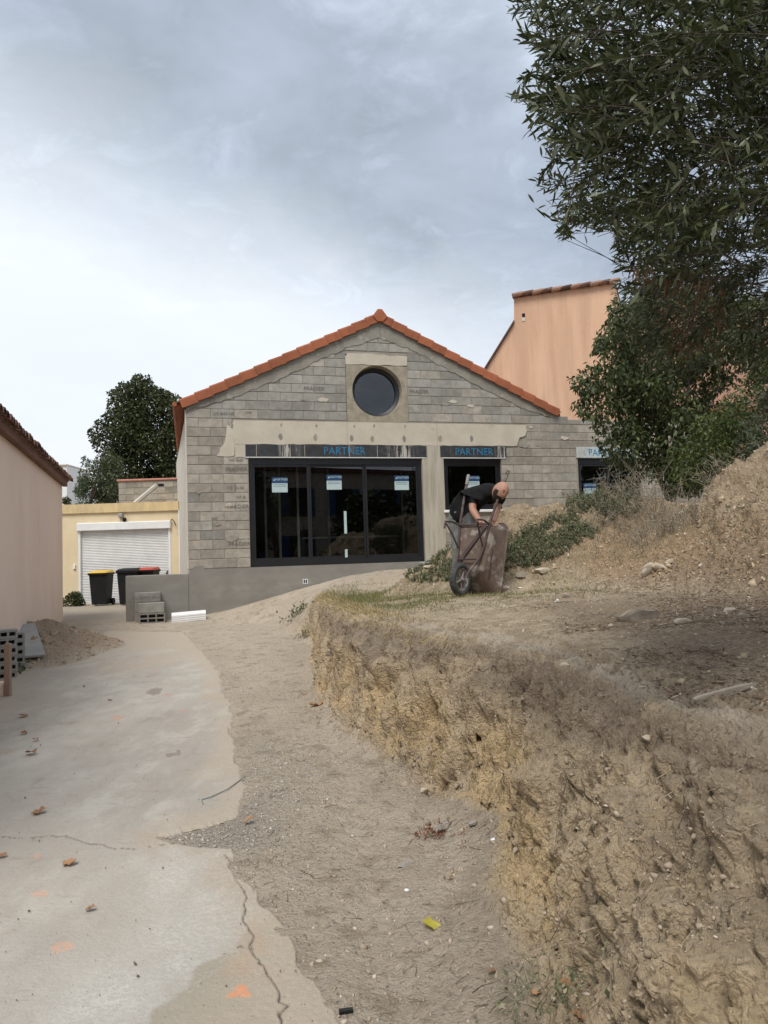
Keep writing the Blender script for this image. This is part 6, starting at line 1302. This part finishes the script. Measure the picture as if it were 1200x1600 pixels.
V = GRID['V']; k = GRID['k']; vis = (GPX > -40) & (GPX < 1240) & (GPY > 600) & (GPY < 1640) & (V[:, 1] > 1.8) & (V[:, 1] < 14.5); rad2 = np.hypot(V[:, 0], V[:, 1])
ins = in_poly(V[:, 0], V[:, 1], SLAB)
def pick(mask, n, power=1.0):
    i = np.flatnonzero(mask & vis); w = rad2[i]**power; return i[rng.choice(len(i), min(n, len(i)), replace=False, p=w/w.sum())]
i = pick((k['t'] < .3) & ~ins & (V[:, 0] > -2.9), 3400, .8); pebbles('path_pebbles', V[i]+[0, 0, .001], rng.gamma(2.0, .0022, len(i))+.0016, peb_mat('path_pebble', (.30, .245, .18), (.41, .34, .265), (.50, .43, .35)), 'fine pebbles and crumbs strewn over the dirt path')
g = np.exp(-(((V[:, 0]+.80)/.36)**2+((V[:, 1]-5.0)/1.1)**2))+np.exp(-(((V[:, 0]+1.0)/.3)**2+((V[:, 1]-4.1)/.16)**2)); i = pick((rng.random(len(V)) < g) & ~(ins & (rng.random(len(V)) < .93)), 2300, .6); pebbles('gravel', V[i]+[0, 0, .003], rng.gamma(2.0, .0019, len(i))+.0018, peb_mat('gravel_stone', (.27, .25, .22), (.42, .39, .345), (.54, .51, .46)), 'grey gravel patch along the broken concrete edge')
i = pick((k['face'] > .3), 1800, .9); pebbles('bank_crumbs', V[i], rng.gamma(1.2, .0022, len(i))+.0018, peb_mat('soil_crumb', (.20, .152, .10), (.28, .22, .148), (.33, .265, .185)), 'loose soil crumbs and clods on the bank face')
i = pick((k['t'] > .02) & (k['t'] < .45) & (V[:, 1] < 11), 3000, .9); pebbles('toe_crumbs', V[i], rng.gamma(1.3, .0030, len(i))+.0018, peb_mat('toe_crumb', (.25, .195, .14), (.34, .275, .205), (.40, .335, .255)), 'crumbled earth fallen along the foot of the bank')
i = pick((k['t'] > -.5) & (k['t'] < .12) & (V[:, 1] > 3.4) & (V[:, 1] < 10) & (fbm(V*[2.5, 2.5, 0]+50, 3) > .05), 420, .8); pebbles('foot_clods', V[i], rng.gamma(2.0, .0055, len(i))+.004, peb_mat('foot_clod', (.24, .188, .135), (.33, .265, .195), (.38, .315, .24)), 'larger earth clods gathered at the foot of the bank')
i = pick((k['mnd'] > .05), 6000, 1.0); pebbles('heap_clods', V[i], rng.gamma(1.3, .0075, len(i))+.003, peb_mat('heap_clod', (.31, .23, .15), (.45, .355, .24), (.54, .48, .38)), 'clods and small stones over the spoil heaps')
i = pick((k['t'] > 1.0) & (k['mnd'] < .1), 2600, 1.0); pebbles('bank_top_pebbles', V[i], rng.gamma(1.8, .0034, len(i))+.002, peb_mat('top_pebble', (.30, .235, .155), (.44, .355, .25), (.52, .45, .35)), 'small pebbles on the flat top of the bank')
i = pick(k['sp'] > .03, 1500, 1.0); pebbles('sand_clods', V[i], rng.gamma(1.6, .008, len(i))+.004, peb_mat('sand_clod', (.30, .21, .14), (.42, .32, .22), (.5, .45, .38)), 'stony lumps in the sand pile by the pink house')
i = pick(ins & (rng.random(len(V)) < .5), 420, .5); P = V[i].copy(); P[:, 2] = zdrive(P[:, 1])+.023; pebbles('slab_grit', P, rng.gamma(1.0, .0016, len(i))+.001, peb_mat('dark_grit', (.06, .055, .05), (.14, .12, .10), (.4, .36, .3)), 'dark grit specks scattered over the concrete slab')
LIT = leaf_mat('dry_litter', (.13, .085, .05), (.25, .17, .105), (.42, .34, .25), .85, .05)
lm = (k['t'] > 1.0) & (k['mnd'] < .75) & (V[:, 0] > 1.05) & (V[:, 1] < 8.4); dens = sstep(fbm(V*[1.2, 1.2, 0]+6, 3)+.8*(V[:, 0]-1.6), -.3, .8)
i = pick(lm & (rng.random(len(V)) < dens), 7500, .7); n = len(i); D = np.c_[rng.normal(size=(n, 2)), rng.normal(0, .18, n)]; L = rng.uniform(.018, .055, n)
stuffo('leaf_litter', leaf_mesh('leaf_litter', V[i]+[0, 0, .004], unit(D), unit(np.c_[rng.normal(0, .35, (n, 2)), np.ones(n)]), L, L*rng.uniform(.14, .26, n), LANCE), LIT, 'dry brown olive leaves littering the right side of the bank top')
i = pick(lm & (rng.random(len(V)) < dens), 420, .7); n = len(i); D = unit(np.c_[rng.normal(size=(n, 2)), rng.normal(0, .10, n)]); L = rng.uniform(.05, .22, n); P0 = V[i]+[0, 0, .006]; P2 = P0+D*L[:, None]; P2[:, 2] = soilz(P2[:, 0], P2[:, 1])+.008; P1 = (P0+P2)/2+rng.normal(size=(n, 3))*.008
stuffo('litter_twigs', sticks_mesh('litter_twigs', np.stack([P0, P1, P2], 1), .0030, .0014), leaf_mat('litter_twig', (.10, .07, .05), (.22, .165, .12), None, .9, 0), 'thin dry twigs lying in the leaf litter on the bank')
i = pick((k['t'] < .45) & ~ins & (V[:, 1] < 8) & (V[:, 0] > -1), 170, .5); n = len(i); D = unit(np.c_[rng.normal(size=(n, 2)), np.zeros(n)]); L = rng.uniform(.02, .11, n); P0 = V[i]+[0, 0, .004]; P2 = P0+D*L[:, None]; P2[:, 2] = soilz(P2[:, 0], P2[:, 1])+.004; P1 = (P0+P2)/2+rng.normal(size=(n, 3))*.005
stuffo('path_twigs', sticks_mesh('path_twigs', np.stack([P0, P1, P2], 1), .0018, .0009), leaf_mat('path_twig', (.09, .065, .05), (.30, .24, .17), None, .9, 0), 'short twigs and straws strewn on the dirt path')
i = pick((k['face'] > .4), 260, .5); n = len(i); P0 = V[i]; D = unit(np.c_[rng.normal(-.5, .3, n), rng.normal(0, .4, n), rng.normal(-.6, .4, n)]); L = rng.uniform(.03, .12, n); P1 = P0+D*(L*.5)[:, None]+[-.012, 0, 0]; P2 = P0+D*L[:, None]
stuffo('bank_roots', sticks_mesh('bank_roots', np.stack([P0, P1, P2], 1), .0016, .0007), leaf_mat('root', (.20, .15, .10), (.40, .32, .23), None, .9, 0), 'fine dangling roots on the bank face')
i = pick((k['face'] > .05) & (k['t'] > .55) & (V[:, 1] > 5.2), 2600, 1.0); n = len(i); D = np.c_[rng.uniform(-.7, -.1, n), rng.normal(-.1, .3, n), rng.uniform(-.5, .6, n)]
stuffo('face_straw', blades_mesh('face_straw', V[i], D, rng.uniform(.05, .16, n), rng.uniform(.003, .006, n), rng.uniform(.6, 1.8, n)), STRAW, 'wisps of straw hanging down the upper bank face')
